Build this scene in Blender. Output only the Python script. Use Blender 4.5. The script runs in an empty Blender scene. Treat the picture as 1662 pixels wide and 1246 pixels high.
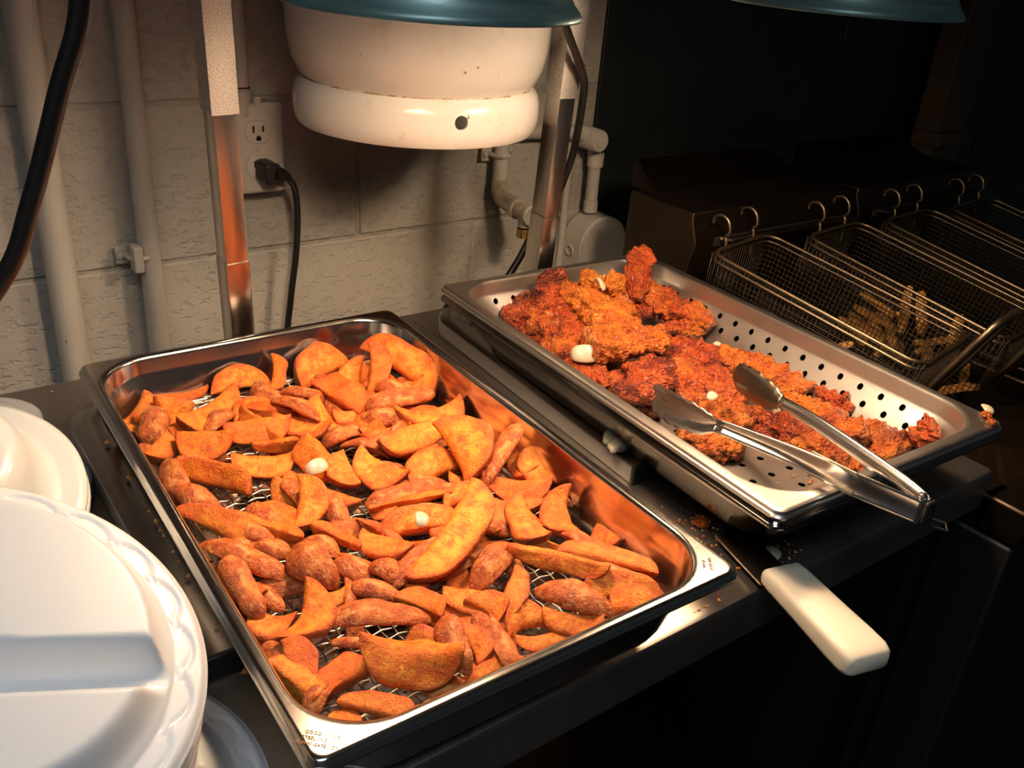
import bpy, bmesh, math, random
from mathutils import Vector, Matrix, Euler, noise
PI = math.pi
SC = bpy.context.scene
COL = SC.collection

# ------------------------------------------------------------------ camera, world, light, exposure
cam_d = bpy.data.cameras.new('camera')
cam_d.sensor_fit = 'HORIZONTAL'; cam_d.sensor_width = 36.0
cam_d.lens = 1471.057 / 1662 * 36.0
cam_d.clip_start = 0.02
cam = bpy.data.objects.new('camera', cam_d); COL.objects.link(cam)
cam.location = (-0.30255, -0.57245, 1.38563)
cam.rotation_euler = (1.09811871, -0.0766390915, -0.627173819)
SC.camera = cam

world = bpy.data.worlds.new('world'); SC.world = world
world.use_nodes = True
bg = world.node_tree.nodes['Background']
bg.inputs[0].default_value = (0.75, 0.88, 1.0, 1); bg.inputs[1].default_value = 0.018

vs = SC.view_settings
vs.view_transform = 'Standard'; vs.look = 'None'; vs.gamma = 1.0
vs.use_curve_mapping = False
vs.exposure = 0.0
SC.cycles.max_bounces = 8
SC.cycles.sample_clamp_indirect = 6.0
SC.cycles.caustics_reflective = False
SC.cycles.caustics_refractive = False

def light(name, kind, loc, energy, color, size=0.1, size_y=None, rot=(0, 0, 0), spread=None):
    d = bpy.data.lights.new(name, kind); d.energy = energy; d.color = color
    if kind == 'AREA':
        d.shape = 'RECTANGLE' if size_y else 'DISK'; d.size = size
        if size_y: d.size_y = size_y
        if spread: d.spread = spread
    else:
        d.shadow_soft_size = size
    o = bpy.data.objects.new(name, d); COL.objects.link(o); o.location = loc; o.rotation_euler = rot
    return o
# the kitchen's own dim ceiling panel, above and behind the camera on the left
light('ceiling_panel_light', 'AREA', (-0.75, -1.05, 2.45), 10.5, (0.84, 0.92, 1.0), 0.9, 0.5, (0, 0, 0), spread=math.radians(115))
LAMP_COLOR = (1.0, 0.75, 0.51)
LAMP_POWER = 5.9

# ------------------------------------------------------------------ materials
def mat(name, base=(.5, .5, .5), rough=.5, metal=0.0, spec=.5, coat=0.0, sss=0.0):
    m = bpy.data.materials.new(name); m.use_nodes = True
    b = m.node_tree.nodes['Principled BSDF']
    b.inputs['Base Color'].default_value = (*base, 1); b.inputs['Roughness'].default_value = rough
    b.inputs['Metallic'].default_value = metal; b.inputs['Specular IOR Level'].default_value = spec
    b.inputs['Coat Weight'].default_value = coat
    if sss:
        b.inputs['Subsurface Weight'].default_value = sss
        b.inputs['Subsurface Radius'].default_value = (.012, .006, .003); b.inputs['Subsurface Scale'].default_value = 1.0
    return m
class NT:
    def __init__(s, m):
        s.m = m; s.t = m.node_tree; s.b = s.t.nodes['Principled BSDF']
        s.tc = s.t.nodes.new('ShaderNodeTexCoord')
    def n(s, ty, **kw):
        x = s.t.nodes.new(ty)
        for k, v in kw.items(): setattr(x, k, v)
        return x
    def l(s, a, b): s.t.links.new(a, b)
    def noise(s, scale, detail=4, rough=.55, stretch=None, coord='Object'):
        x = s.n('ShaderNodeTexNoise'); x.inputs['Scale'].default_value = scale
        x.inputs['Detail'].default_value = detail; x.inputs['Roughness'].default_value = rough
        if stretch:
            mp = s.n('ShaderNodeMapping'); mp.inputs['Scale'].default_value = stretch
            s.l(s.tc.outputs[coord], mp.inputs['Vector']); s.l(mp.outputs[0], x.inputs['Vector'])
        else:
            s.l(s.tc.outputs[coord], x.inputs['Vector'])
        return x.outputs['Fac']
    def vor(s, scale, feature='F1', coord='Object'):
        x = s.n('ShaderNodeTexVoronoi'); x.feature = feature; x.inputs['Scale'].default_value = scale
        s.l(s.tc.outputs[coord], x.inputs['Vector']); return x.outputs['Distance']
    def ramp(s, fac, stops):
        r = s.n('ShaderNodeValToRGB'); e = r.color_ramp.elements
        while len(e) < len(stops): e.new(.5)
        for k, (p, c) in enumerate(stops):
            e[k].position = p; e[k].color = (*c, 1) if len(c) == 3 else c
        s.l(fac, r.inputs[0]); return r.outputs[0]
    def mix(s, fac, a, b, mode='MIX'):
        x = s.n('ShaderNodeMix'); x.data_type = 'RGBA'; x.blend_type = mode
        for sock, v in ((x.inputs[0], fac), (x.inputs[6], a), (x.inputs[7], b)):
            if hasattr(v, 'links'): s.l(v, sock)
            elif isinstance(v, (int, float)): sock.default_value = v
            else: sock.default_value = (*v, 1)
        return x.outputs[2]
    def mth(s, op, a, b=0.0):
        x = s.n('ShaderNodeMath'); x.operation = op
        for sock, v in ((x.inputs[0], a), (x.inputs[1], b)):
            if hasattr(v, 'links'): s.l(v, sock)
            else: sock.default_value = v
        return x.outputs[0]
    def color(s, c): s.l(c, s.b.inputs['Base Color'])
    def rough(s, c): s.l(c, s.b.inputs['Roughness'])
    def bump(s, h, dist=.001, strength=1.0):
        x = s.n('ShaderNodeBump'); x.inputs['Distance'].default_value = dist; x.inputs['Strength'].default_value = strength
        s.l(h, x.inputs['Height']); s.l(x.outputs[0], s.b.inputs['Normal'])

def steel(name, base, rough, smear=.12, grain=(3, 3, 180), gscale=12, bump=0.0, dirt=None):
    m = mat(name, base, rough, 1.0); t = NT(m)
    g = t.noise(gscale, 3, .6, grain); w = t.noise(9, 4, .6)
    t.rough(t.mth('ADD', t.mth('MULTIPLY', g, .10), t.mth('ADD', t.mth('MULTIPLY', w, smear), rough - .05 - smear / 2)))
    c = t.ramp(w, [(.3, tuple(x * .86 for x in base)), (.7, base)])
    if dirt:
        s = t.ramp(t.noise(38, 5, .7), [(.60, (0, 0, 0)), (.70, (1, 1, 1))])
        c = t.mix(s, c, dirt)
    t.color(c)
    if bump: t.bump(g, bump)
    return m
M = {}
M['pan'] = steel('bright_pan_steel', (.74, .70, .66), .17, .06, (2, 90, 2))
M['pan_perf'] = steel('worn_pan_steel', (.68, .63, .58), .36, .12, (2, 70, 2))
M['pan_old'] = steel('tarnished_pan_steel', (.33, .29, .25), .15, .05, (2, 12, 2), 3, dirt=(.26, .20, .14))
M['counter'] = steel('dull_counter_steel', (.42, .395, .365), .42, .12, (60, 2, 2))
M['edge'] = M['counter']
M['foot_side_lit'] = mat('lit_foot_side_steel', (.50, .47, .43), .55, .75)  # lamp light painted in: paler steel for the foot's upright faces
M['foot'] = steel('satin_foot_steel', (.46, .43, .40), .30, .08, (2, 60, 2))
M['post'] = steel('scuffed_post_aluminium', (.66, .60, .55), .24, .08, (40, 40, 3))
M['tong'] = steel('polished_tong_steel', (.70, .68, .66), .22, .10, (4, 4, 60))
M['tong_dark'] = steel('dark_reflection_tong_steel', (.20, .165, .13), .34, .12)  # dark tong steel; a brown reflection is put into the colour
M['tong_grip'] = steel('matte_brushed_tong_steel', (.46, .41, .31), .62, .05, (3, 3, 160))
M['wire'] = mat('wire_steel', (.62, .58, .52), .28, 1.0)
M['basket'] = mat('used_basket_wire', (.24, .18, .12), .45, 1.0)
M['fryer'] = steel('greasy_fryer_steel', (.075, .056, .040), .42, .14, (3, 3, 60))
M['cabinet'] = mat('black_cabinet_enamel', (.012, .011, .010), .5)
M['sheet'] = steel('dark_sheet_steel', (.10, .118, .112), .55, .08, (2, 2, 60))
M['column'] = mat('brown_column_paint', (.10, .072, .045), .55)
M['black'] = mat('black_plastic', (.012, .011, .011), .42)
M['cord'] = mat('black_rubber_cord', (.014, .012, .011), .36)
M['hole'] = mat('socket_slot_dark', (.008, .007, .006), .8)
M['mesh'] = mat('blackened_basket_mesh', (.075, .058, .042), .5, 1.0)
M['oil'] = mat('dark_frying_oil', (.012, .007, .003), .12)
M['brass'] = mat('worn_brass', (.48, .30, .12), .38, 1.0)
M['tape'] = mat('pale_thread_tape', (.62, .60, .55), .7)
M['text'] = mat('engraved_lettering', (.36, .16, .06), .6)
M['oniontx'] = mat('white_onion_flesh', (.58, .51, .37), .28, 0, .5, .2, .5)
M['fishtx'] = mat('pale_cooked_flesh', (.62, .46, .30), .42, 0, .5, 0, .4)
M['floor'] = mat('dark_quarry_floor_tile', (.030, .022, .018), .55)
M['room_paint'] = mat('grey_room_paint', (.25, .23, .21), .8)  # even grey paint for the ceiling and left wall
# speckled galvanised upper sleeve
m = mat('spangled_galvanised_sleeve', (.6, .58, .54), .42, 1.0); t = NT(m)
t.color(t.ramp(t.noise(900, 2, .8), [(.35, (.30, .28, .26)), (.65, (.80, .77, .72))])); t.bump(t.noise(900, 2, .8), .0006)
M['sleeve'] = m
# painted block
def wall_paint(name, base, pits=True):
    m = mat(name, base, .62); t = NT(m)
    w = t.noise(2.3, 5, .6, coord='Generated' if False else 'Object')
    c = t.ramp(w, [(.3, tuple(x * .90 for x in base)), (.7, base)])
    sp = t.ramp(t.noise(70, 3, .8), [(.73, (0, 0, 0)), (.76, (1, 1, 1))])
    c = t.mix(sp, c, (.20, .13, .07)); t.color(c)
    pit = t.ramp(t.noise(75, 3, .6, (1, 1, 1.6)), [(.34, (0, 0, 0)), (.46, (1, 1, 1))])
    fine = t.noise(190, 3, .6)
    t.bump(t.mth('ADD', t.mth('MULTIPLY', pit, .8 if pits else 0), t.mth('MULTIPLY', fine, .35)), .0016, .8)
    return m
M['block'] = wall_paint('cream_painted_block', (.56, .53, .47))
M['mortar'] = wall_paint('cream_painted_mortar', (.50, .46, .40))
m = mat('cream_pipe_paint', (.62, .585, .53), .42); t = NT(m)
chip = t.ramp(t.noise(55, 4, .75, (1, 1, .35)), [(.70, (0, 0, 0)), (.715, (1, 1, 1))])
t.color(t.mix(chip, t.ramp(t.noise(9), [(.3, (.57, .53, .46)), (.7, (.64, .60, .55))]), (.10, .07, .045)))
M['pipe'] = m
m = mat('aged_pipe_fitting_paint', (.5, .44, .35), .5); t = NT(m)
t.color(t.ramp(t.noise(60, 4, .7), [(.35, (.34, .27, .18)), (.6, (.56, .50, .42))])); t.bump(t.noise(140), .0008)
M['fitting'] = m
m = mat('white_device_plastic', (.66, .61, .54), .4); t = NT(m)
t.color(t.mix(t.ramp(t.noise(120, 3, .8), [(.72, (0, 0, 0)), (.76, (1, 1, 1))]), (.66, .61, .54), (.22, .15, .09)))
M['outlet'] = m
m = mat('white_enamel', (.74, .71, .66), .20, 0, .5, .35); t = NT(m)
sp = t.ramp(t.noise(75, 4, .8), [(.672, (0, 0, 0)), (.69, (1, 1, 1))])
rust = t.ramp(t.noise(26, 5, .75), [(.57, (0, 0, 0)), (.72, (1, 1, 1))])
c = t.mix(t.mth('MULTIPLY', rust, .35), (.74, .71, .66), (.55, .36, .18))
t.color(t.mix(sp, c, (.22, .11, .05)))
M['enamel'] = m
m = mat('rusty_weld_seam', (.5, .36, .2), .7); t = NT(m); t.color(t.ramp(t.noise(40, 4, .7), [(.42, (.66, .58, .46)), (.58, (.26, .13, .05))])); M['seam'] = m
# teal shade outside, pale reflector inside
m = mat('teal_lacquered_shade', (.085, .21, .25), .40, .5, .5, .2); t = NT(m)
t.color(t.ramp(t.noise(14, 3, .6, (1, 1, 14)), [(.3, (.16, .28, .275)), (.7, (.26, .41, .40))]))
M['teal'] = m
M['reflector'] = mat('white_reflector_enamel', (.80, .76, .70), .35)
m = bpy.data.materials.new('glowing_heat_bulb'); m.use_nodes = True
b = m.node_tree.nodes['Principled BSDF']; b.inputs['Base Color'].default_value = (.9, .5, .2, 1)
b.inputs['Emission Color'].default_value = (1.0, .72, .45, 1); b.inputs['Emission Strength'].default_value = 30.0
M['bulb'] = m
# foam tableware
m = mat('white_plate_foam', (.72, .72, .735), .38, 0, .45, .15, .25); M['foam'] = m
m = mat('white_bowl_foam', (.72, .71, .70), .30, 0, .5, .2, .3); M['foam_bowl'] = m
m = mat('translucent_lid_plastic', (.80, .79, .77), .28, 0, .5, 0, .2)
m.node_tree.nodes['Principled BSDF'].inputs['Transmission Weight'].default_value = .25; M['lid'] = m
m = mat('ivory_handle_plastic', (.78, .70, .55), .42, 0, .5, 0, .15); t = NT(m)
sc_ = t.ramp(t.noise(40, 3, .7, (30, 2, 2)), [(.66, (0, 0, 0)), (.72, (1, 1, 1))])
t.color(t.mix(t.mth('MULTIPLY', sc_, .35), (.78, .70, .55), (.48, .40, .28))); t.bump(t.noise(180), .0003)
M['handle'] = m
# potato: per-vertex 'skin' decides flesh or skin, per-vertex 'tone' how dark it was fried
m = mat('seasoned_fried_potato', (.8, .3, .05), .50, 0, .42, .0, .06); t = NT(m)
at = t.n('ShaderNodeAttribute', attribute_name='look')
sep = t.n('ShaderNodeSeparateColor'); t.l(at.outputs['Color'], sep.inputs[0])
skin, tone = sep.outputs[0], sep.outputs[1]
n1 = t.noise(70, 6, .75); n2 = t.noise(170, 4, .75); n3 = t.noise(420, 3, .7)
flesh = t.ramp(t.mth('ADD', t.mth('MULTIPLY', n1, .75), t.mth('MULTIPLY', n2, .25)),
               [(.36, (.50, .060, .003)), (.45, (.66, .125, .005)), (.54, (.76, .225, .010)), (.66, (.86, .37, .030))])
redf = t.ramp(t.mth('ADD', t.mth('MULTIPLY', n1, .7), t.mth('MULTIPLY', n2, .3)),
              [(.30, (.32, .034, .006)), (.47, (.52, .070, .009)), (.66, (.70, .17, .020))])
skinc = t.ramp(t.mth('ADD', t.mth('MULTIPLY', n1, .65), t.mth('MULTIPLY', n2, .35)),
               [(.32, (.12, .020, .006)), (.44, (.32, .055, .010)), (.54, (.48, .115, .022)), (.63, (.62, .22, .05))])
dark = t.mth('MINIMUM', t.mth('MULTIPLY', tone, 1.0), 1.0)
c = t.mix(dark, flesh, redf)
patch = t.ramp(t.noise(62, 5, .7), [(.40, (.12,) * 3), (.57, (1, 1, 1))])
pal = t.mth('MULTIPLY', t.mth('MINIMUM', sep.outputs[2], 1.0), patch)
c = t.mix(t.mth('MULTIPLY', pal, .85), c, (.90, .47, .065))
blot = t.ramp(t.noise(44, 5, .75), [(.51, (0, 0, 0)), (.60, (1, 1, 1))])
c = t.mix(t.mth('MULTIPLY', blot, .72), c, (.58, .072, .005))
sp_ = t.ramp(t.noise(115, 3, .6), [(.66, (0, 0, 0)), (.70, (1, 1, 1))])
c = t.mix(t.mth('MULTIPLY', sp_, .6), c, (.26, .035, .006))
fleck = t.ramp(t.noise(95, 4, .75, (1, 2.2, 1)), [(.53, (0, 0, 0)), (.61, (1, 1, 1))])
skinc = t.mix(t.mth('MULTIPLY', fleck, .6), skinc, (.72, .34, .12))
c = t.mix(skin, c, skinc)
spk = t.ramp(n3, [(.66, (0, 0, 0)), (.72, (1, 1, 1))])
c = t.mix(t.mth('MULTIPLY', spk, .45), c, (.30, .05, .01))
t.color(c)
t.bump(t.mth('ADD', t.mth('MULTIPLY', n2, .8), t.mth('MULTIPLY', n3, .7)), .0022, .9)
t.rough(t.ramp(n1, [(.35, (.38,) * 3), (.65, (.66,) * 3)]))
M['potato'] = m
# breaded crust: vertex 'look' red = tone
def crust():
    m = mat('spiced_breaded_crust', (.6, .15, .02), .50, 0, .45, .10, .05); t = NT(m)
    at = t.n('ShaderNodeAttribute', attribute_name='look')
    sep = t.n('ShaderNodeSeparateColor'); t.l(at.outputs['Color'], sep.inputs[0])
    tone, pale, ridge = sep.outputs[0], sep.outputs[1], sep.outputs[2]
    n1 = t.noise(55, 5, .7); n2 = t.noise(260, 4, .75); n3 = t.vor(330)
    f = t.mth('ADD', t.mth('MULTIPLY', n1, .6), t.mth('MULTIPLY', n2, .4))
    gold = t.ramp(f, [(.34, (.34, .055, .006)), (.46, (.60, .14, .012)), (.60, (.78, .28, .030))])
    red = t.ramp(f, [(.35, (.10, .012, .005)), (.47, (.36, .040, .007)), (.62, (.62, .13, .016))])
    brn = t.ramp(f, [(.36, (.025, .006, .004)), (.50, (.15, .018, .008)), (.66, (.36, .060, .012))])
    c = t.mix(t.mth('MINIMUM', tone, 1.0), gold, red)
    c = t.mix(t.mth('MINIMUM', t.mth('MAXIMUM', t.mth('MULTIPLY', t.mth('SUBTRACT', tone, .5), 1.6), 0.0), 1.0), c, brn) if False else c
    c = t.mix(ridge, c, brn)  # blue channel: painted shade in the hollows plus crisp brown spots
    c = t.mix(t.mth('MULTIPLY', pale, .85), c, (.80, .42, .16))
    t.color(c)
    t.bump(t.mth('ADD', t.mth('MULTIPLY', n2, 1.0), t.mth('MULTIPLY', n3, .8)), .0045, 1.0)
    t.rough(t.ramp(n2, [(.35, (.34,) * 3), (.65, (.60,) * 3)]))
    return m
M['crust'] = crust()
m = mat('fried_chip_potato', (.62, .30, .07), .5); t = NT(m)
t.color(t.ramp(t.noise(60), [(.35, (.46, .18, .03)), (.65, (.70, .38, .10))])); M['fry'] = m
m = mat('loose_breading', (.5, .2, .04), .7); t = NT(m)
t.color(t.ramp(t.noise(160, 2), [(.40, (.30, .06, .015)), (.52, (.60, .26, .05)), (.66, (.75, .55, .28))])); M['crumb'] = m

# ------------------------------------------------------------------ mesh helpers
class MB:
    def __init__(s): s.v = []; s.f = []; s.c = None
    def add(s, vs, fs):
        o = len(s.v); s.v += [tuple(x) for x in vs]; s.f += [tuple(i + o for i in f) for f in fs]
    def box(s, c, size, rot=None, mtx=None):
        hx, hy, hz = (x / 2 for x in size)
        vs = [Vector((x, y, z)) for x in (-hx, hx) for y in (-hy, hy) for z in (-hz, hz)]
        if rot: R = Euler(rot).to_matrix(); vs = [R @ v for v in vs]
        if mtx: vs = [mtx @ v for v in vs]
        s.add([v + Vector(c) for v in vs], [(0, 1, 3, 2), (4, 6, 7, 5), (0, 4, 5, 1), (2, 3, 7, 6), (0, 2, 6, 4), (1, 5, 7, 3)])
    def loops(s, L, cap0=True, cap1=True, closed=True):
        n = len(L[0]); vs = [p for l in L for p in l]; fs = []
        for i in range(len(L) - 1):
            for j in range(n if closed else n - 1):
                k = (j + 1) % n
                fs.append((i * n + j, i * n + k, (i + 1) * n + k, (i + 1) * n + j))
        if cap0: fs.append(tuple(range(n))[::-1])
        if cap1: fs.append(tuple((len(L) - 1) * n + j for j in range(n)))
        s.add(vs, fs)
    def tube(s, path, r, n=10, closed=False, flat=1.0):
        P = [Vector(p) for p in path]; m = len(P); L = []
        rs = r if isinstance(r, (list, tuple)) else [r] * m
        up = None
        for i in range(m):
            a = P[(i - 1) % m] if closed or i > 0 else P[i]; b = P[(i + 1) % m] if closed or i < m - 1 else P[i]
            d = (b - a).normalized()
            if up is None:
                up = Vector((0, 0, 1)) if abs(d.z) < .9 else Vector((0, 1, 0))
            x = up.cross(d)
            if x.length < 1e-4: x = Vector((1, 0, 0)).cross(d)
            x.normalize(); y = d.cross(x).normalized(); up = y
            L.append([P[i] + x * math.cos(2 * PI * k / n) * rs[i] + y * math.sin(2 * PI * k / n) * rs[i] * flat for k in range(n)])
        if closed: L.append(L[0]); s.loops(L, False, False)
        else: s.loops(L)
    def lathe(s, prof, c=(0, 0, 0), n=64, cap0=False, cap1=False, axis='Z'):
        L = []
        for r, z in prof:
            if axis == 'Z': L.append([(c[0] + r * math.cos(2 * PI * k / n), c[1] + r * math.sin(2 * PI * k / n), c[2] + z) for k in range(n)])
            elif axis == 'Y': L.append([(c[0] + r * math.cos(2 * PI * k / n), c[1] + z, c[2] + r * math.sin(2 * PI * k / n)) for k in range(n)])
            else: L.append([(c[0] + z, c[1] + r * math.cos(2 * PI * k / n), c[2] + r * math.sin(2 * PI * k / n)) for k in range(n)])
        s.loops(L, cap0, cap1)
    def mesh(s, name, material, smooth=40):
        me = bpy.data.meshes.new(name); me.from_pydata(s.v, [], s.f)
        b = bmesh.new(); b.from_mesh(me); bmesh.ops.remove_doubles(b, verts=b.verts, dist=1e-6)
        bmesh.ops.recalc_face_normals(b, faces=b.faces); b.to_mesh(me); b.free()
        me.materials.append(material)
        if smooth:
            me.shade_smooth()
            if smooth < 180: me.set_sharp_from_angle(angle=math.radians(smooth))
        return me
def link(name, me, parent=None, loc=(0, 0, 0), rot=(0, 0, 0)):
    o = bpy.data.objects.new(name, me); COL.objects.link(o); o.location = loc; o.rotation_euler = rot
    if parent: o.parent = parent
    return o
def obj(name, mb, material, parent=None, loc=(0, 0, 0), rot=(0, 0, 0), smooth=40, bevel=0, solid=0, sub=0, offset=0):
    o = link(name, mb.mesh(name, material, smooth), parent, loc, rot)
    if solid:
        md = o.modifiers.new('thickness', 'SOLIDIFY'); md.thickness = solid; md.offset = offset
    if bevel:
        md = o.modifiers.new('bevel', 'BEVEL'); md.width = bevel; md.segments = 2; md.limit_method = 'ANGLE'; md.angle_limit = math.radians(50)
        md.harden_normals = False
    if sub:
        md = o.modifiers.new('subdivision', 'SUBSURF'); md.levels = sub; md.render_levels = sub
    return o
def tag(o, label=None, cat=None, group=None, kind=None):
    if label: o['label'] = label
    if cat: o['category'] = cat
    if group: o['group'] = group
    if kind: o['kind'] = kind
    return o
def thing(name, label, cat, loc=(0, 0, 0), rz=0.0, group=None):
    o = bpy.data.objects.new(name, None); COL.objects.link(o); o.location = loc; o.rotation_euler = (0, 0, rz)
    o.empty_display_size = .05
    return tag(o, label, cat, group)
def copy_tree(o, parent=None):
    c = o.copy(); COL.objects.link(c)
    if parent: c.parent = parent
    for ch in list(o.children): copy_tree(ch, c)
    return c
def rrect(w, l, r, z, n=8, cx=0, cy=0):
    pts = []
    for (sx, sy, a0) in ((1, 1, 0), (-1, 1, 90), (-1, -1, 180), (1, -1, 270)):
        ox, oy = sx * (w / 2 - r), sy * (l / 2 - r)
        for k in range(n + 1):
            a = math.radians(a0 + 90 * k / n); pts.append((cx + ox + r * math.cos(a), cy + oy + r * math.sin(a), z))
    return pts
def boolean_cut(o, cutter_mb):
    """cut real holes and bake the result into the object's mesh"""
    cm = cutter_mb.mesh('cutter', M['black'], 0); co = link('cutter', cm, o.parent); co.matrix_world = o.matrix_world
    co.location = o.location; co.rotation_euler = o.rotation_euler
    md = o.modifiers.new('holes', 'BOOLEAN'); md.operation = 'DIFFERENCE'; md.object = co; md.solver = 'EXACT'
    bpy.context.view_layer.update()
    dg = bpy.context.evaluated_depsgraph_get()
    me = bpy.data.meshes.new_from_object(o.evaluated_get(dg)); me.name = o.name
    o.modifiers.clear(); o.data = me
    bpy.data.objects.remove(co); bpy.data.meshes.remove(cm)
    me.shade_smooth(); me.set_sharp_from_angle(angle=math.radians(35))
def catmull(P, per=6):
    P = [Vector(p) for p in P]; out = []
    for i in range(len(P) - 1):
        p0, p1, p2, p3 = P[max(i - 1, 0)], P[i], P[i + 1], P[min(i + 2, len(P) - 1)]
        for k in range(per):
            t = k / per
            out.append(.5 * ((2 * p1) + (p2 - p0) * t + (2 * p0 - 5 * p1 + 4 * p2 - p3) * t * t + (3 * p1 - p0 - 3 * p2 + p3) * t ** 3))
    out.append(P[-1]); return out

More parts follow.
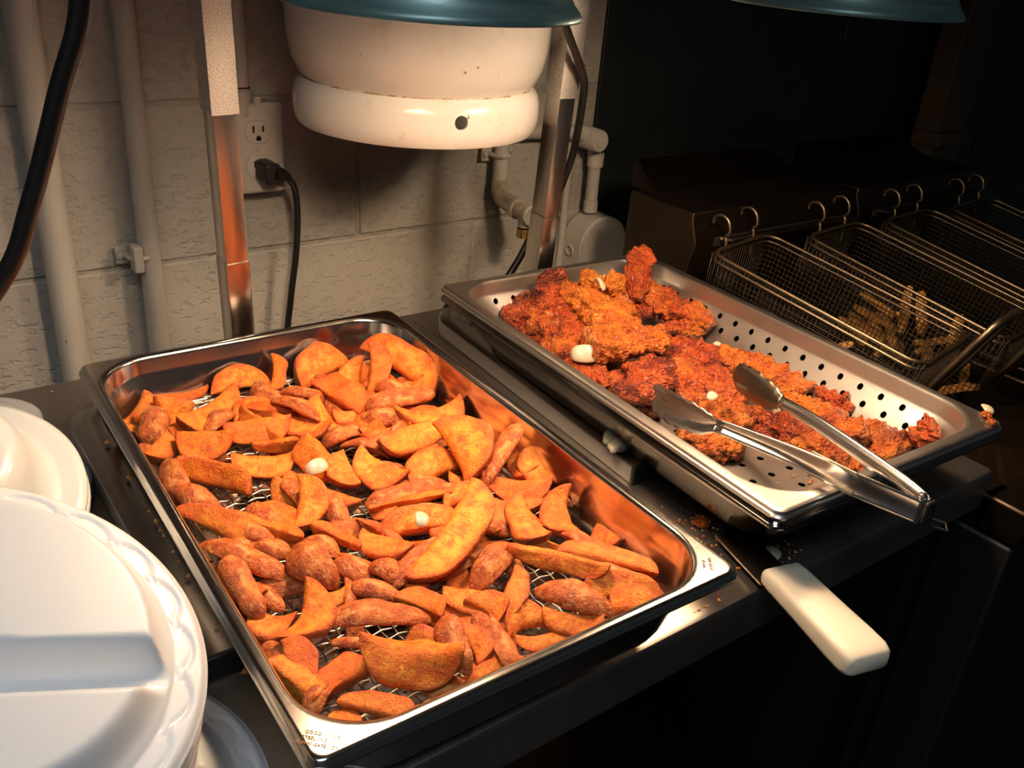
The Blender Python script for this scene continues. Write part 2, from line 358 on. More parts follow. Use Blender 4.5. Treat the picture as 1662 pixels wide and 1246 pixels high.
# measured pieces: centre, axis, facing, length, width, which side shows, skin side, tone, label
WEDGES = [
    (-0.1198, 0.2182, 0.9475, 0.777, 0.591, 0.217, 0.016, -0.363, 0.932, 0.0479, 0.03, 'F', -1, 0.1, 'broad golden wedge, cut face up, leftmost in row along the far rim'),
    (-0.1167, 0.1876, 0.9518, 0.421, 0.787, 0.451, -0.075, -0.465, 0.882, 0.0415, 0.0248, 'S', -1, 1.0, 'short reddish wedge, skin up, second from left in row along the far rim'),
    (-0.1224, 0.1411, 0.9522, 0.8, 0.563, 0.207, 0.212, -0.588, 0.781, 0.0301, 0.0192, 'F', -1, 0.3, 'short orange wedge, cut face up, second from left in second row from the far rim'),
    (-0.0751, 0.2423, 0.946, 1.0, -0.015, 0.0, -0.007, -0.453, 0.891, 0.0514, 0.014, 'E', 1, 0.5, 'slim orange wedge, ridge up, sixth from left in row along the far rim'),
    (-0.0935, 0.2102, 0.9505, -0.122, 0.852, 0.509, -0.012, -0.514, 0.858, 0.0327, 0.022, 'F', -1, 0.3, 'short orange wedge, cut face up, fifth from left in row along the far rim'),
    (-0.0627, 0.18, 0.955, 0.913, 0.404, 0.06, 0.245, -0.659, 0.711, 0.0697, 0.0302, 'F', -1, 0.0, 'broad golden wedge, cut face up, seventh from left in row along the far rim'),
    (-0.0202, 0.2286, 0.9544, 0.985, -0.172, 0.0, -0.098, -0.56, 0.823, 0.0568, 0.0258, 'F', 1, 0.1, 'broad golden wedge, cut face up, ninth from left in row along the far rim'),
    (-0.0079, 0.2062, 0.9504, 0.82, 0.453, 0.35, -0.072, -0.526, 0.847, 0.0237, 0.0167, 'S', -1, 0.8, 'short reddish wedge, skin up, ninth from right in row along the far rim'),
    (0.0132, 0.2192, 0.9598, 0.441, 0.729, 0.523, -0.077, -0.55, 0.832, 0.0438, 0.0158, 'F', -1, 0.3, 'short orange wedge, cut face up, seventh from right in row along the far rim'),
    (-0.0621, 0.1709, 0.9497, 0.907, 0.411, 0.096, 0.027, -0.285, 0.958, 0.0432, 0.0181, 'S', -1, 1.3, 'short dark brown wedge, skin up, third from left in second row from the far rim'),
    (-0.1003, 0.1757, 0.9463, 0.934, 0.327, 0.145, 0.003, -0.412, 0.911, 0.0143, 0.0118, 'F', -1, 0.9, 'short reddish wedge, cut face up, fourth from left in row along the far rim'),
    (-0.0937, 0.1217, 0.9565, 0.899, -0.439, 0.0, -0.297, -0.608, 0.737, 0.0473, 0.0259, 'F', -1, 0.1, 'broad golden wedge, cut face up, fourth from left in third row from the far rim'),
    (-0.0267, 0.174, 0.9491, 0.999, 0.033, 0.0, 0.023, -0.702, 0.712, 0.0435, 0.0185, 'F', 1, 0.5, 'short orange wedge, cut face up, eighth from left in row along the far rim'),
    (-0.0413, 0.1269, 0.9544, 0.976, -0.217, 0.0, -0.142, -0.64, 0.755, 0.0596, 0.0223, 'F', -1, 0.4, 'orange wedge, cut face up, fourth from left in second row from the far rim'),
    (-0.0382, 0.0984, 0.9544, 0.954, -0.3, -0.0, -0.163, -0.518, 0.84, 0.0402, 0.0138, 'E', -1, 0.5, 'short orange wedge, ridge up, sixth from left in third row from the far rim'),
    (-0.0586, 0.076, 0.9544, 0.893, -0.449, 0.0, -0.208, -0.413, 0.887, 0.0531, 0.0233, 'F', -1, 0.0, 'golden wedge, cut face up, fifth from left in third row from the far rim'),
    (-0.1064, 0.074, 0.9565, -0.66, 0.752, 0.0, -0.299, -0.262, 0.918, 0.0728, 0.0214, 'F', -1, 0.2, 'golden wedge, cut face up, second from left in third row from the far rim'),
    (-0.1361, 0.0778, 0.9589, -0.129, 0.922, 0.365, -0.19, -0.384, 0.904, 0.0456, 0.0261, 'S', 1, 0.8, 'broad reddish wedge, skin up, leftmost in third row from the far rim'),
    (-0.1342, 0.1524, 0.9472, -0.309, 0.888, 0.34, -0.063, -0.376, 0.925, 0.0245, 0.0158, 'S', 1, 1.6, 'short dark brown wedge, skin up, leftmost in second row from the far rim'),
    (0.0638, 0.2192, 0.9559, 0.943, 0.287, 0.166, -0.037, -0.407, 0.913, 0.0625, 0.0351, 'F', 1, 0.4, 'broad orange wedge, cut face up, fifth from right in row along the far rim'),
    (0.0523, 0.1444, 0.9643, -0.326, 0.931, 0.166, -0.315, -0.273, 0.909, 0.0627, 0.0265, 'F', -1, 0.9, 'broad reddish wedge, cut face up, seventh from right in second row from the far rim'),
    (0.02, 0.1702, 0.9586, -0.607, 0.794, 0.0, -0.25, -0.191, 0.949, 0.0446, 0.0164, 'S', 1, 0.7, 'short reddish wedge, skin up, ninth from right in second row from the far rim'),
    (0.0025, 0.1453, 0.962, -0.439, 0.898, 0.038, -0.015, -0.05, 0.999, 0.0541, 0.0195, 'S', 1, 0.9, 'reddish wedge, skin up, eighth from left in second row from the far rim'),
    (-0.002, 0.1289, 0.9491, -0.7, 0.715, 0.0, -0.33, -0.323, 0.887, 0.0569, 0.0218, 'F', 1, 0.4, 'orange wedge, cut face up, sixth from left in second row from the far rim'),
    (0.0169, 0.1288, 0.9537, -0.088, 0.916, 0.391, -0.207, -0.401, 0.892, 0.0426, 0.0282, 'F', 1, 0.3, 'short orange wedge, cut face up, ninth from left in second row from the far rim'),
    (0.0805, 0.174, 0.9583, 0.263, 0.795, 0.547, 0.037, -0.575, 0.817, 0.0494, 0.0251, 'F', 1, 0.3, 'broad orange wedge, cut face up, fifth from right in second row from the far rim'),
    (0.1298, 0.1667, 0.9697, -0.279, 0.942, 0.186, -0.403, -0.291, 0.868, 0.1005, 0.031, 'F', -1, 0.4, 'long orange wedge, cut face up, rightmost in second row from the far rim'),
    (0.0908, 0.1562, 0.9703, 0.479, 0.719, 0.503, -0.042, -0.554, 0.831, 0.0744, 0.0209, 'F', -1, 0.9, 'reddish wedge, cut face up, third from right in second row from the far rim'),
    (0.0982, 0.1255, 0.9649, -0.505, 0.863, 0.0, -0.147, -0.086, 0.985, 0.0439, 0.0178, 'S', 1, 0.8, 'short reddish wedge, skin up, second from right in third row from the far rim'),
    (0.0946, 0.1013, 0.9659, 0.998, -0.057, 0.0, -0.019, -0.337, 0.941, 0.0699, 0.0174, 'S', -1, 0.8, 'reddish wedge, skin up, fourth from right in third row from the far rim'),
    (0.0439, 0.114, 0.9544, 0.984, -0.178, 0.0, -0.071, -0.391, 0.918, 0.0328, 0.0147, 'F', -1, 0.6, 'short orange wedge, cut face up, eighth from left in third row from the far rim'),
    (0.0696, 0.0906, 0.9565, -0.855, 0.518, 0.0, -0.251, -0.415, 0.874, 0.046, 0.0183, 'S', 1, 0.6, 'orange wedge, skin up, seventh from right in third row from the far rim'),
    (0.0276, 0.092, 0.9513, 0.998, 0.066, 0.0, -0.001, 0.019, 1.0, 0.0443, 0.0239, 'S', 1, 1.2, 'short dark brown wedge, skin up, seventh from left in third row from the far rim'),
    (0.06, 0.074, 0.9555, 0.984, -0.18, 0.0, -0.073, -0.402, 0.913, 0.0463, 0.0144, 'F', -1, 0.3, 'slim orange wedge, cut face up, eighth from right in third row from the far rim'),
    (0.0731, 0.0347, 0.9628, 0.994, 0.109, 0.0, 0.059, -0.538, 0.841, 0.074, 0.0233, 'F', -1, 0.1, 'golden wedge, cut face up, seventh from right in fourth row from the far rim'),
    (0.0503, 0.0548, 0.9576, 1.0, 0.006, 0.0, 0.001, -0.153, 0.988, 0.0379, 0.0176, 'S', -1, 0.8, 'short reddish wedge, skin up, eighth from left in fourth row from the far rim'),
    (0.111, 0.0732, 0.9639, 0.995, -0.097, 0.0, -0.051, -0.521, 0.852, 0.0673, 0.026, 'F', -1, 0.2, 'broad golden wedge, cut face up, second from right in fourth row from the far rim'),
    (0.0327, 0.0595, 0.9513, -0.59, 0.807, 0.0, -0.018, -0.013, 1.0, 0.0448, 0.0163, 'S', -1, 0.8, 'short reddish wedge, skin up, seventh from left in fourth row from the far rim'),
    (-0.0257, 0.0491, 0.9589, -0.075, 0.941, 0.33, -0.36, -0.334, 0.871, 0.0504, 0.0233, 'F', 1, 0.4, 'orange wedge, cut face up, fourth from left in fourth row from the far rim'),
    (-0.0099, 0.0255, 0.9586, 0.042, 0.92, 0.39, -0.051, -0.388, 0.92, 0.0373, 0.0209, 'F', 1, 0.4, 'short orange wedge, cut face up, fifth from left in fourth row from the far rim'),
    (0.0168, 0.0108, 0.9613, -0.371, 0.925, 0.081, -0.295, -0.201, 0.934, 0.0511, 0.0264, 'F', 1, 0.1, 'broad golden wedge, cut face up, eighth from right in fifth row from the far rim'),
    (0.0628, -0.0053, 0.9599, 0.995, 0.093, 0.036, -0.026, -0.106, 0.994, 0.0571, 0.028, 'F', 1, 0.4, 'broad orange wedge, cut face up, fifth from right in fifth row from the far rim'),
    (0.0882, -0.0153, 0.979, 0.076, 0.927, 0.366, -0.381, -0.313, 0.87, 0.0681, 0.036, 'F', -1, 0.2, 'broad golden wedge, cut face up, second from right in fifth row from the far rim'),
    (0.114, -0.0371, 0.9751, 0.817, 0.426, 0.388, -0.33, -0.206, 0.921, 0.0696, 0.0181, 'S', 1, 0.6, 'orange wedge, skin up, third from right in fifth row from the near rim'),
    (0.132, -0.0411, 0.9571, -0.209, 0.967, 0.148, -0.254, -0.199, 0.946, 0.0282, 0.0194, 'F', 1, 0.6, 'short orange wedge, cut face up, second from right in fifth row from the near rim'),
    (0.1387, -0.0513, 0.9583, 0.069, 0.944, 0.324, -0.07, -0.319, 0.945, 0.0386, 0.0228, 'F', 1, 0.3, 'short orange wedge, cut face up, rightmost in fifth row from the near rim'),
    (0.1076, -0.0691, 0.9597, -0.799, 0.602, 0.0, -0.393, -0.522, 0.757, 0.0586, 0.0229, 'F', 1, 0.7, 'reddish wedge, cut face up, fourth from right in fifth row from the near rim'),
    (0.0833, -0.0299, 0.9513, -0.731, 0.682, 0.0, -0.425, -0.455, 0.783, 0.034, 0.0145, 'F', 1, 0.5, 'short orange wedge, cut face up, fifth from right in fifth row from the near rim'),
    (0.0232, -0.0273, 0.9544, 0.99, -0.144, 0.0, -0.035, -0.239, 0.97, 0.0629, 0.0193, 'S', 1, 1.0, 'reddish wedge, skin up, ninth from right in fifth row from the near rim'),
    (0.0594, -0.0369, 0.9523, -0.647, 0.763, 0.0, -0.273, -0.232, 0.934, 0.0279, 0.0131, 'S', -1, 0.9, 'short reddish wedge, skin up, seventh from right in fifth row from the near rim'),
    (0.0186, -0.0423, 0.9576, 0.98, -0.198, 0.0, -0.114, -0.564, 0.818, 0.0705, 0.0094, 'E', -1, 0.6, 'slim orange wedge, ridge up, ninth from left in fifth row from the near rim'),
    (0.0631, -0.0584, 0.9576, 0.982, -0.191, 0.0, -0.114, -0.585, 0.803, 0.0416, 0.0203, 'F', 1, 0.4, 'short orange wedge, cut face up, sixth from right in fifth row from the near rim'),
    (0.015, -0.117, 0.9772, 0.842, 0.467, 0.269, -0.085, -0.379, 0.922, 0.1004, 0.029, 'F', -1, 0.0, 'long golden wedge, cut face up, seventh from right in third row from the near rim'),
    (0.0113, -0.0746, 0.9607, 0.967, -0.256, 0.0, -0.15, -0.566, 0.81, 0.0659, 0.0202, 'F', 1, 0.3, 'orange wedge, cut face up, ninth from right in fourth row from the near rim'),
    (-0.0053, -0.0402, 0.9523, 0.868, -0.496, 0.0, -0.291, -0.509, 0.81, 0.0216, 0.0114, 'F', -1, 0.6, 'short orange wedge, cut face up, eighth from left in fifth row from the near rim'),
    (-0.0149, -0.0625, 0.955, -0.295, 0.952, 0.078, -0.067, -0.102, 0.992, 0.0534, 0.0171, 'S', 1, 0.7, 'reddish wedge, skin up, seventh from left in fifth row from the near rim'),
    (-0.0294, -0.0837, 0.9597, -0.563, 0.826, 0.0, -0.485, -0.331, 0.809, 0.042, 0.0184, 'F', 1, 0.2, 'short golden wedge, cut face up, ninth from left in fourth row from the near rim'),
    (-0.0165, -0.1168, 0.9619, 0.915, 0.378, 0.139, -0.053, -0.229, 0.972, 0.0598, 0.0171, 'S', 1, 1.0, 'reddish wedge, skin up, ninth from right in third row from the near rim'),
    (-0.0247, -0.1265, 0.9555, 1.0, 0.027, 0.0, 0.013, -0.488, 0.873, 0.0231, 0.0131, 'F', -1, 0.4, 'short orange wedge, cut face up, ninth from left in third row from the near rim'),
    (0.0233, -0.0853, 0.9523, -0.546, 0.837, 0.0, -0.235, -0.153, 0.96, 0.0223, 0.0132, 'F', 1, 0.9, 'short reddish wedge, cut face up, seventh from right in fourth row from the near rim'),
    (0.0302, -0.1438, 0.9583, 0.88, 0.401, 0.255, -0.179, -0.219, 0.959, 0.0489, 0.0221, 'S', -1, 1.4, 'dark brown wedge, skin up, fifth from right in third row from the near rim'),
    (0.0779, -0.1201, 0.9685, 0.048, 0.971, 0.233, -0.238, -0.215, 0.947, 0.0447, 0.0213, 'F', 1, 0.2, 'short golden wedge, cut face up, third from right in third row from the near rim'),
    (0.0745, -0.0893, 0.9559, 0.145, 0.941, 0.306, -0.332, -0.245, 0.911, 0.034, 0.0189, 'F', -1, 0.5, 'short orange wedge, cut face up, fourth from right in fourth row from the near rim'),
    (0.0987, -0.104, 0.9523, -0.156, 0.988, 0.0, -0.183, -0.029, 0.983, 0.0265, 0.0158, 'F', 1, 0.5, 'short orange wedge, cut face up, second from right in fourth row from the near rim'),
    (0.1187, -0.1175, 0.961, 0.419, 0.834, 0.358, -0.3, -0.245, 0.922, 0.0464, 0.0233, 'F', 1, 0.5, 'orange wedge, cut face up, rightmost in third row from the near rim'),
    (0.1351, -0.1527, 0.9481, -0.111, 0.994, 0.0, -0.384, -0.043, 0.922, 0.0254, 0.0145, 'F', 1, 0.8, 'short reddish wedge, cut face up, rightmost in second row from the near rim'),
    (0.1099, -0.1849, 0.9565, -0.615, 0.789, 0.0, -0.488, -0.38, 0.786, 0.0755, 0.0196, 'E', -1, 0.5, 'orange wedge, ridge up, third from right in second row from the near rim'),
    (0.1068, -0.1902, 0.9523, -0.566, 0.825, 0.0, -0.274, -0.188, 0.943, 0.0736, 0.0117, 'S', 1, 0.7, 'slim reddish wedge, skin up, fourth from right in second row from the near rim'),
    (0.0723, -0.1697, 0.9628, -0.673, 0.74, 0.0, -0.258, -0.235, 0.937, 0.0768, 0.0183, 'E', 1, 0.6, 'orange wedge, ridge up, fifth from right in second row from the near rim'),
    (0.0547, -0.2097, 0.9649, -0.541, 0.841, 0.0, -0.247, -0.159, 0.956, 0.055, 0.0218, 'S', 1, 0.8, 'reddish wedge, skin up, fourth from right in row along the near rim'),
    (0.1005, -0.2126, 0.9534, -0.761, 0.649, 0.0, -0.325, -0.382, 0.865, 0.0593, 0.0208, 'F', -1, 0.5, 'orange wedge, cut face up, second from right in row along the near rim'),
    (0.0927, -0.2311, 0.9565, 0.913, -0.409, -0.0, -0.163, -0.365, 0.917, 0.035, 0.0203, 'F', 1, 0.6, 'short orange wedge, cut face up, third from right in row along the near rim'),
    (0.0443, -0.2234, 0.9555, -0.777, 0.629, 0.0, -0.332, -0.411, 0.849, 0.0421, 0.0169, 'F', 1, 0.4, 'short orange wedge, cut face up, fifth from right in row along the near rim'),
    (0.0162, -0.2044, 0.9576, 0.999, 0.051, 0.0, 0.011, -0.214, 0.977, 0.0347, 0.0204, 'F', 1, 0.6, 'short orange wedge, cut face up, seventh from right in row along the near rim'),
    (0.0218, -0.1847, 0.9646, 0.776, 0.558, 0.293, -0.114, -0.334, 0.936, 0.0425, 0.0155, 'F', -1, 0.9, 'short reddish wedge, cut face up, sixth from right in second row from the near rim'),
    (0.0221, -0.2192, 0.9502, 0.95, -0.313, 0.0, -0.036, -0.109, 0.993, 0.0446, 0.0123, 'F', -1, 0.6, 'short orange wedge, cut face up, sixth from right in row along the near rim'),
    (0.0837, -0.1412, 0.9491, -0.588, 0.809, 0.0, -0.369, -0.269, 0.889, 0.0242, 0.0131, 'F', 1, 0.6, 'short orange wedge, cut face up, second from right in third row from the near rim'),
    (0.0498, -0.1474, 0.9487, 0.106, 0.974, 0.201, -0.222, -0.174, 0.96, 0.0207, 0.0137, 'S', 1, 1.4, 'short dark brown wedge, skin up, fourth from right in third row from the near rim'),
    (-0.1276, 0.0445, 0.958, -0.364, 0.912, 0.187, -0.149, -0.256, 0.955, 0.0555, 0.0205, 'S', -1, 1.1, 'dark brown wedge, skin up, leftmost in fourth row from the far rim'),
    (-0.0608, 0.0231, 0.9526, -0.476, 0.878, 0.057, -0.429, -0.288, 0.856, 0.0364, 0.019, 'F', 1, 0.6, 'short orange wedge, cut face up, second from left in fourth row from the far rim'),
    (-0.0789, -0.0058, 0.9565, -0.544, 0.839, 0.0, -0.401, -0.26, 0.878, 0.0413, 0.0192, 'F', -1, 0.2, 'short golden wedge, cut face up, sixth from left in fifth row from the far rim'),
    (-0.0567, -0.0113, 0.9655, 0.457, 0.791, 0.406, -0.192, -0.358, 0.914, 0.0461, 0.0225, 'F', -1, 0.2, 'golden wedge, cut face up, seventh from left in fifth row from the far rim'),
    (-0.0957, -0.0086, 0.9544, -0.536, 0.844, 0.0, -0.27, -0.171, 0.948, 0.0791, 0.013, 'E', -1, 0.7, 'long reddish wedge, ridge up, fourth from left in fifth row from the far rim'),
    (-0.1094, -0.0132, 0.9576, -0.506, 0.863, 0.0, -0.132, -0.078, 0.988, 0.0527, 0.0147, 'S', 1, 1.0, 'slim reddish wedge, skin up, third from left in fifth row from the far rim'),
    (-0.1213, -0.0066, 0.9598, -0.444, 0.891, 0.091, -0.39, -0.284, 0.876, 0.0914, 0.0203, 'F', -1, 0.5, 'long orange wedge, cut face up, leftmost in fifth row from the far rim'),
    (-0.0527, -0.055, 0.9565, -0.391, 0.92, 0.0, -0.595, -0.253, 0.763, 0.0484, 0.0128, 'E', -1, 0.9, 'slim reddish wedge, ridge up, fifth from left in fifth row from the near rim'),
    (-0.0379, -0.0209, 0.9533, 0.009, 0.931, 0.366, 0.041, -0.366, 0.93, 0.0398, 0.0176, 'S', 1, 1.3, 'short dark brown wedge, skin up, ninth from left in fifth row from the far rim'),
    (-0.1033, -0.0466, 0.9586, -0.73, 0.683, 0.0, -0.233, -0.249, 0.94, 0.0275, 0.0161, 'S', -1, 1.1, 'short dark brown wedge, skin up, third from left in fifth row from the near rim'),
    (-0.0887, -0.0841, 0.9658, -0.261, 0.956, 0.135, -0.279, -0.208, 0.938, 0.0463, 0.0277, 'S', -1, 1.0, 'broad reddish wedge, skin up, sixth from left in fourth row from the near rim'),
    (-0.1242, -0.0464, 0.962, -0.487, 0.873, 0.028, -0.055, -0.063, 0.997, 0.074, 0.0194, 'S', -1, 1.3, 'dark brown wedge, skin up, leftmost in fifth row from the near rim'),
    (-0.1402, -0.087, 0.9712, -0.058, 0.962, 0.268, 0.027, -0.267, 0.963, 0.0543, 0.0181, 'S', -1, 0.7, 'reddish wedge, skin up, leftmost in fourth row from the near rim'),
    (-0.1357, -0.0765, 0.9616, -0.307, 0.931, 0.196, -0.283, -0.286, 0.915, 0.0318, 0.0179, 'F', 1, 0.5, 'short orange wedge, cut face up, second from left in fourth row from the near rim'),
    (-0.1235, -0.0863, 0.955, -0.285, 0.951, 0.119, -0.033, -0.134, 0.99, 0.035, 0.0144, 'S', 1, 1.0, 'short reddish wedge, skin up, third from left in fourth row from the near rim'),
    (-0.1326, -0.116, 0.9586, -0.692, 0.722, 0.0, -0.255, -0.245, 0.935, 0.0306, 0.0213, 'F', 1, 0.3, 'short orange wedge, cut face up, second from left in third row from the near rim'),
    (-0.1139, -0.1337, 0.9724, 0.74, 0.651, 0.167, -0.03, -0.217, 0.976, 0.0497, 0.0237, 'F', -1, 0.2, 'golden wedge, cut face up, third from left in third row from the near rim'),
    (-0.0822, -0.1142, 0.9575, 0.998, -0.065, -0.0, -0.022, -0.334, 0.942, 0.0225, 0.0126, 'F', -1, 0.3, 'short orange wedge, cut face up, fourth from left in third row from the near rim'),
    (-0.0583, -0.125, 0.9565, -0.732, 0.681, 0.0, -0.325, -0.35, 0.878, 0.039, 0.0145, 'S', -1, 1.0, 'short reddish wedge, skin up, sixth from left in third row from the near rim'),
    (-0.0728, -0.154, 0.9628, 0.905, -0.425, 0.0, -0.133, -0.282, 0.95, 0.0689, 0.0216, 'S', -1, 1.1, 'dark brown wedge, skin up, sixth from left in second row from the near rim'),
    (-0.0365, -0.1549, 0.9617, -0.444, 0.896, 0.0, -0.24, -0.119, 0.963, 0.037, 0.0152, 'F', -1, 0.3, 'short orange wedge, cut face up, eighth from left in second row from the near rim'),
    (-0.0077, -0.1652, 0.9555, -0.74, 0.673, 0.0, -0.28, -0.307, 0.91, 0.0341, 0.0191, 'F', 1, 0.4, 'short orange wedge, cut face up, ninth from right in second row from the near rim'),
    (-0.0005, -0.1823, 0.9617, -0.187, 0.982, 0.0, -0.414, -0.079, 0.907, 0.0302, 0.0179, 'F', -1, 0.7, 'short reddish wedge, cut face up, eighth from right in second row from the near rim'),
    (-0.0786, -0.179, 0.9586, -0.764, 0.645, -0.0, -0.133, -0.157, 0.979, 0.0682, 0.0101, 'S', -1, 1.5, 'slim dark brown wedge, skin up, fifth from left in second row from the near rim'),
    (-0.0805, -0.2098, 0.9712, -0.718, 0.696, -0.0, -0.399, -0.411, 0.819, 0.0646, 0.0263, 'F', 1, 0.2, 'broad golden wedge, cut face up, fourth from left in row along the near rim'),
    (-0.1114, -0.1821, 0.9565, 0.974, 0.227, 0.0, 0.064, -0.276, 0.959, 0.0352, 0.0195, 'F', 1, 0.9, 'short reddish wedge, cut face up, fourth from left in second row from the near rim'),
    (-0.0458, -0.2063, 0.9682, 0.187, 0.963, 0.196, -0.329, -0.127, 0.936, 0.0424, 0.0191, 'S', -1, 0.9, 'short reddish wedge, skin up, sixth from left in row along the near rim'),
    (-0.0531, -0.1832, 0.9544, -0.589, 0.808, 0.0, -0.427, -0.311, 0.849, 0.025, 0.0146, 'F', -1, 0.3, 'short orange wedge, cut face up, seventh from left in second row from the near rim'),
    (-0.0258, -0.2048, 0.9592, 0.107, 0.987, 0.123, -0.33, -0.081, 0.941, 0.0339, 0.0154, 'F', -1, 0.4, 'short orange wedge, cut face up, eighth from left in row along the near rim'),
    (-0.012, -0.2145, 0.9606, 0.219, 0.965, 0.145, -0.072, -0.133, 0.989, 0.0429, 0.0162, 'S', 1, 0.8, 'short reddish wedge, skin up, ninth from right in row along the near rim'),
    (-0.0273, -0.2296, 0.9523, 1.0, -0.002, 0.0, -0.001, -0.442, 0.897, 0.0497, 0.0133, 'F', 1, 0.8, 'slim reddish wedge, cut face up, seventh from left in row along the near rim'),
    (-0.1318, -0.1669, 0.964, 0.135, 0.964, 0.229, -0.216, -0.197, 0.956, 0.0363, 0.0186, 'F', -1, 0.9, 'short reddish wedge, cut face up, third from left in second row from the near rim'),
    (-0.1393, -0.1526, 0.9571, -0.213, 0.97, 0.113, 0.265, -0.054, 0.963, 0.0368, 0.0163, 'S', -1, 0.9, 'short reddish wedge, skin up, leftmost in second row from the near rim'),
    (-0.1374, -0.1775, 0.9634, -0.298, 0.95, 0.097, -0.377, -0.21, 0.902, 0.043, 0.0172, 'F', -1, 0.5, 'short orange wedge, cut face up, second from left in second row from the near rim'),
    (-0.1355, -0.1943, 0.9589, 0.67, 0.739, 0.075, -0.057, -0.049, 0.997, 0.0279, 0.0147, 'S', -1, 1.0, 'short reddish wedge, skin up, leftmost in row along the near rim'),
    (-0.1057, -0.2173, 0.9565, -0.65, 0.76, 0.0, -0.332, -0.284, 0.9, 0.0484, 0.0125, 'F', -1, 0.7, 'slim reddish wedge, cut face up, third from left in row along the near rim'),
    (-0.1237, -0.2109, 0.9491, -0.763, 0.646, 0.0, -0.13, -0.153, 0.98, 0.0205, 0.0101, 'F', -1, 0.6, 'short orange wedge, cut face up, second from left in row along the near rim'),
    (-0.0568, -0.2235, 0.9502, 0.997, -0.08, -0.0, -0.009, -0.117, 0.993, 0.0286, 0.0139, 'S', 1, 0.8, 'short reddish wedge, skin up, fifth from left in row along the near rim'),
    (-0.1021, -0.0718, 0.9547, -0.329, 0.939, 0.095, -0.453, -0.245, 0.857, 0.0219, 0.013, 'S', 1, 1.2, 'short dark brown wedge, skin up, fifth from left in fourth row from the near rim'),
    (-0.0672, -0.0568, 0.9578, -0.447, 0.892, 0.064, -0.204, -0.171, 0.964, 0.0325, 0.0184, 'S', -1, 1.0, 'short reddish wedge, skin up, fourth from left in fifth row from the near rim'),
    (-0.0608, -0.0965, 0.9607, -0.461, 0.887, 0.0, -0.044, -0.023, 0.999, 0.0372, 0.0214, 'S', 1, 0.9, 'short reddish wedge, skin up, seventh from left in fourth row from the near rim'),
    (-0.0439, -0.113, 0.961, -0.363, 0.928, 0.086, 0.26, 0.012, 0.966, 0.0241, 0.0195, 'S', 1, 0.9, 'short reddish wedge, skin up, seventh from left in third row from the near rim'),
    (-0.1415, -0.1276, 0.9498, -0.208, 0.92, 0.333, 0.014, -0.338, 0.941, 0.0125, 0.0101, 'F', 1, 0.5, 'short orange wedge, cut face up, leftmost in third row from the near rim'),
    (-0.0478, 0.043, 0.949, -0.301, 0.876, 0.378, -0.411, -0.477, 0.777, 0.0165, 0.0131, 'F', 1, 0.4, 'short orange wedge, cut face up, third from left in fourth row from the far rim'),
    (0.0946, 0.0887, 0.9494, -0.571, 0.821, -0.025, -0.393, -0.246, 0.886, 0.0711, 0.0209, 'F', -1, 0.5344277570451179, 'orange wedge, cut face up, third from right in third row from the far rim'),
    (0.0455, 0.1527, 0.948, 0.349, 0.937, -0.001, -0.001, 0.001, 1.0, 0.0719, 0.0181, 'S', 1, 0.5253392286060229, 'orange wedge, skin up, eighth from right in second row from the far rim'),
    (0.0871, 0.1355, 0.9474, -0.164, 0.969, -0.186, 0.041, 0.195, 0.98, 0.0749, 0.0222, 'E', -1, 1.0780059884344002, 'dark brown wedge, ridge up, fourth from right in second row from the far rim'),
    (0.0834, 0.0293, 0.9466, -0.358, 0.912, 0.202, 0.144, -0.16, 0.977, 0.0662, 0.0234, 'F', 1, 0.6045352433858798, 'orange wedge, cut face up, fifth from right in fourth row from the far rim'),
    (0.0895, 0.0629, 0.9478, -0.943, 0.322, -0.077, -0.057, 0.072, 0.996, 0.0723, 0.0233, 'F', -1, 0.8216737477549698, 'reddish wedge, cut face up, third from right in fourth row from the far rim'),
    (0.1207, -0.0761, 0.9465, -0.606, 0.766, -0.213, -0.425, -0.086, 0.901, 0.0649, 0.0195, 'S', 1, 0.6691132890080651, 'reddish wedge, skin up, rightmost in fourth row from the near rim'),
    (0.0019, 0.1649, 0.9509, -0.871, 0.485, 0.077, -0.041, -0.228, 0.973, 0.0723, 0.0238, 'F', -1, 0.9581446179441404, 'reddish wedge, cut face up, seventh from left in second row from the far rim'),
    (-0.0717, -0.1229, 0.9504, 0.449, 0.847, 0.283, 0.387, -0.47, 0.793, 0.0658, 0.0204, 'S', -1, 0.794955515711826, 'reddish wedge, skin up, fifth from left in third row from the near rim'),
    (0.015, -0.1077, 0.9472, -0.595, 0.803, -0.036, -0.149, -0.066, 0.987, 0.0743, 0.02, 'E', -1, 0.656966201962726, 'reddish wedge, ridge up, eighth from right in fourth row from the near rim'),
    (0.03, -0.1198, 0.9491, 0.995, 0.094, 0.017, -0.022, 0.046, 0.999, 0.0729, 0.0188, 'S', 1, 1.1481853245875167, 'dark brown wedge, skin up, sixth from right in third row from the near rim'),
    (0.0706, 0.0441, 0.9502, -0.979, 0.206, -0.002, -0.089, -0.413, 0.906, 0.0661, 0.018, 'S', 1, 0.47480982091522694, 'orange wedge, skin up, eighth from right in fourth row from the far rim'),
    (0.0048, -0.1921, 0.9508, 0.54, 0.827, -0.157, 0.463, -0.136, 0.876, 0.0538, 0.0225, 'S', 1, 1.0047437594334276, 'reddish wedge, skin up, seventh from right in second row from the near rim'),
    (0.0753, 0.0695, 0.9476, -0.287, 0.949, -0.132, -0.38, 0.014, 0.925, 0.0747, 0.019, 'S', 1, 1.1648711207714668, 'dark brown wedge, skin up, sixth from right in fourth row from the far rim'),
    (0.1125, 0.0729, 0.9519, 0.959, 0.175, -0.224, 0.277, -0.41, 0.869, 0.0667, 0.0231, 'F', 1, 1.0382076808083038, 'reddish wedge, cut face up, rightmost in fourth row from the far rim'),
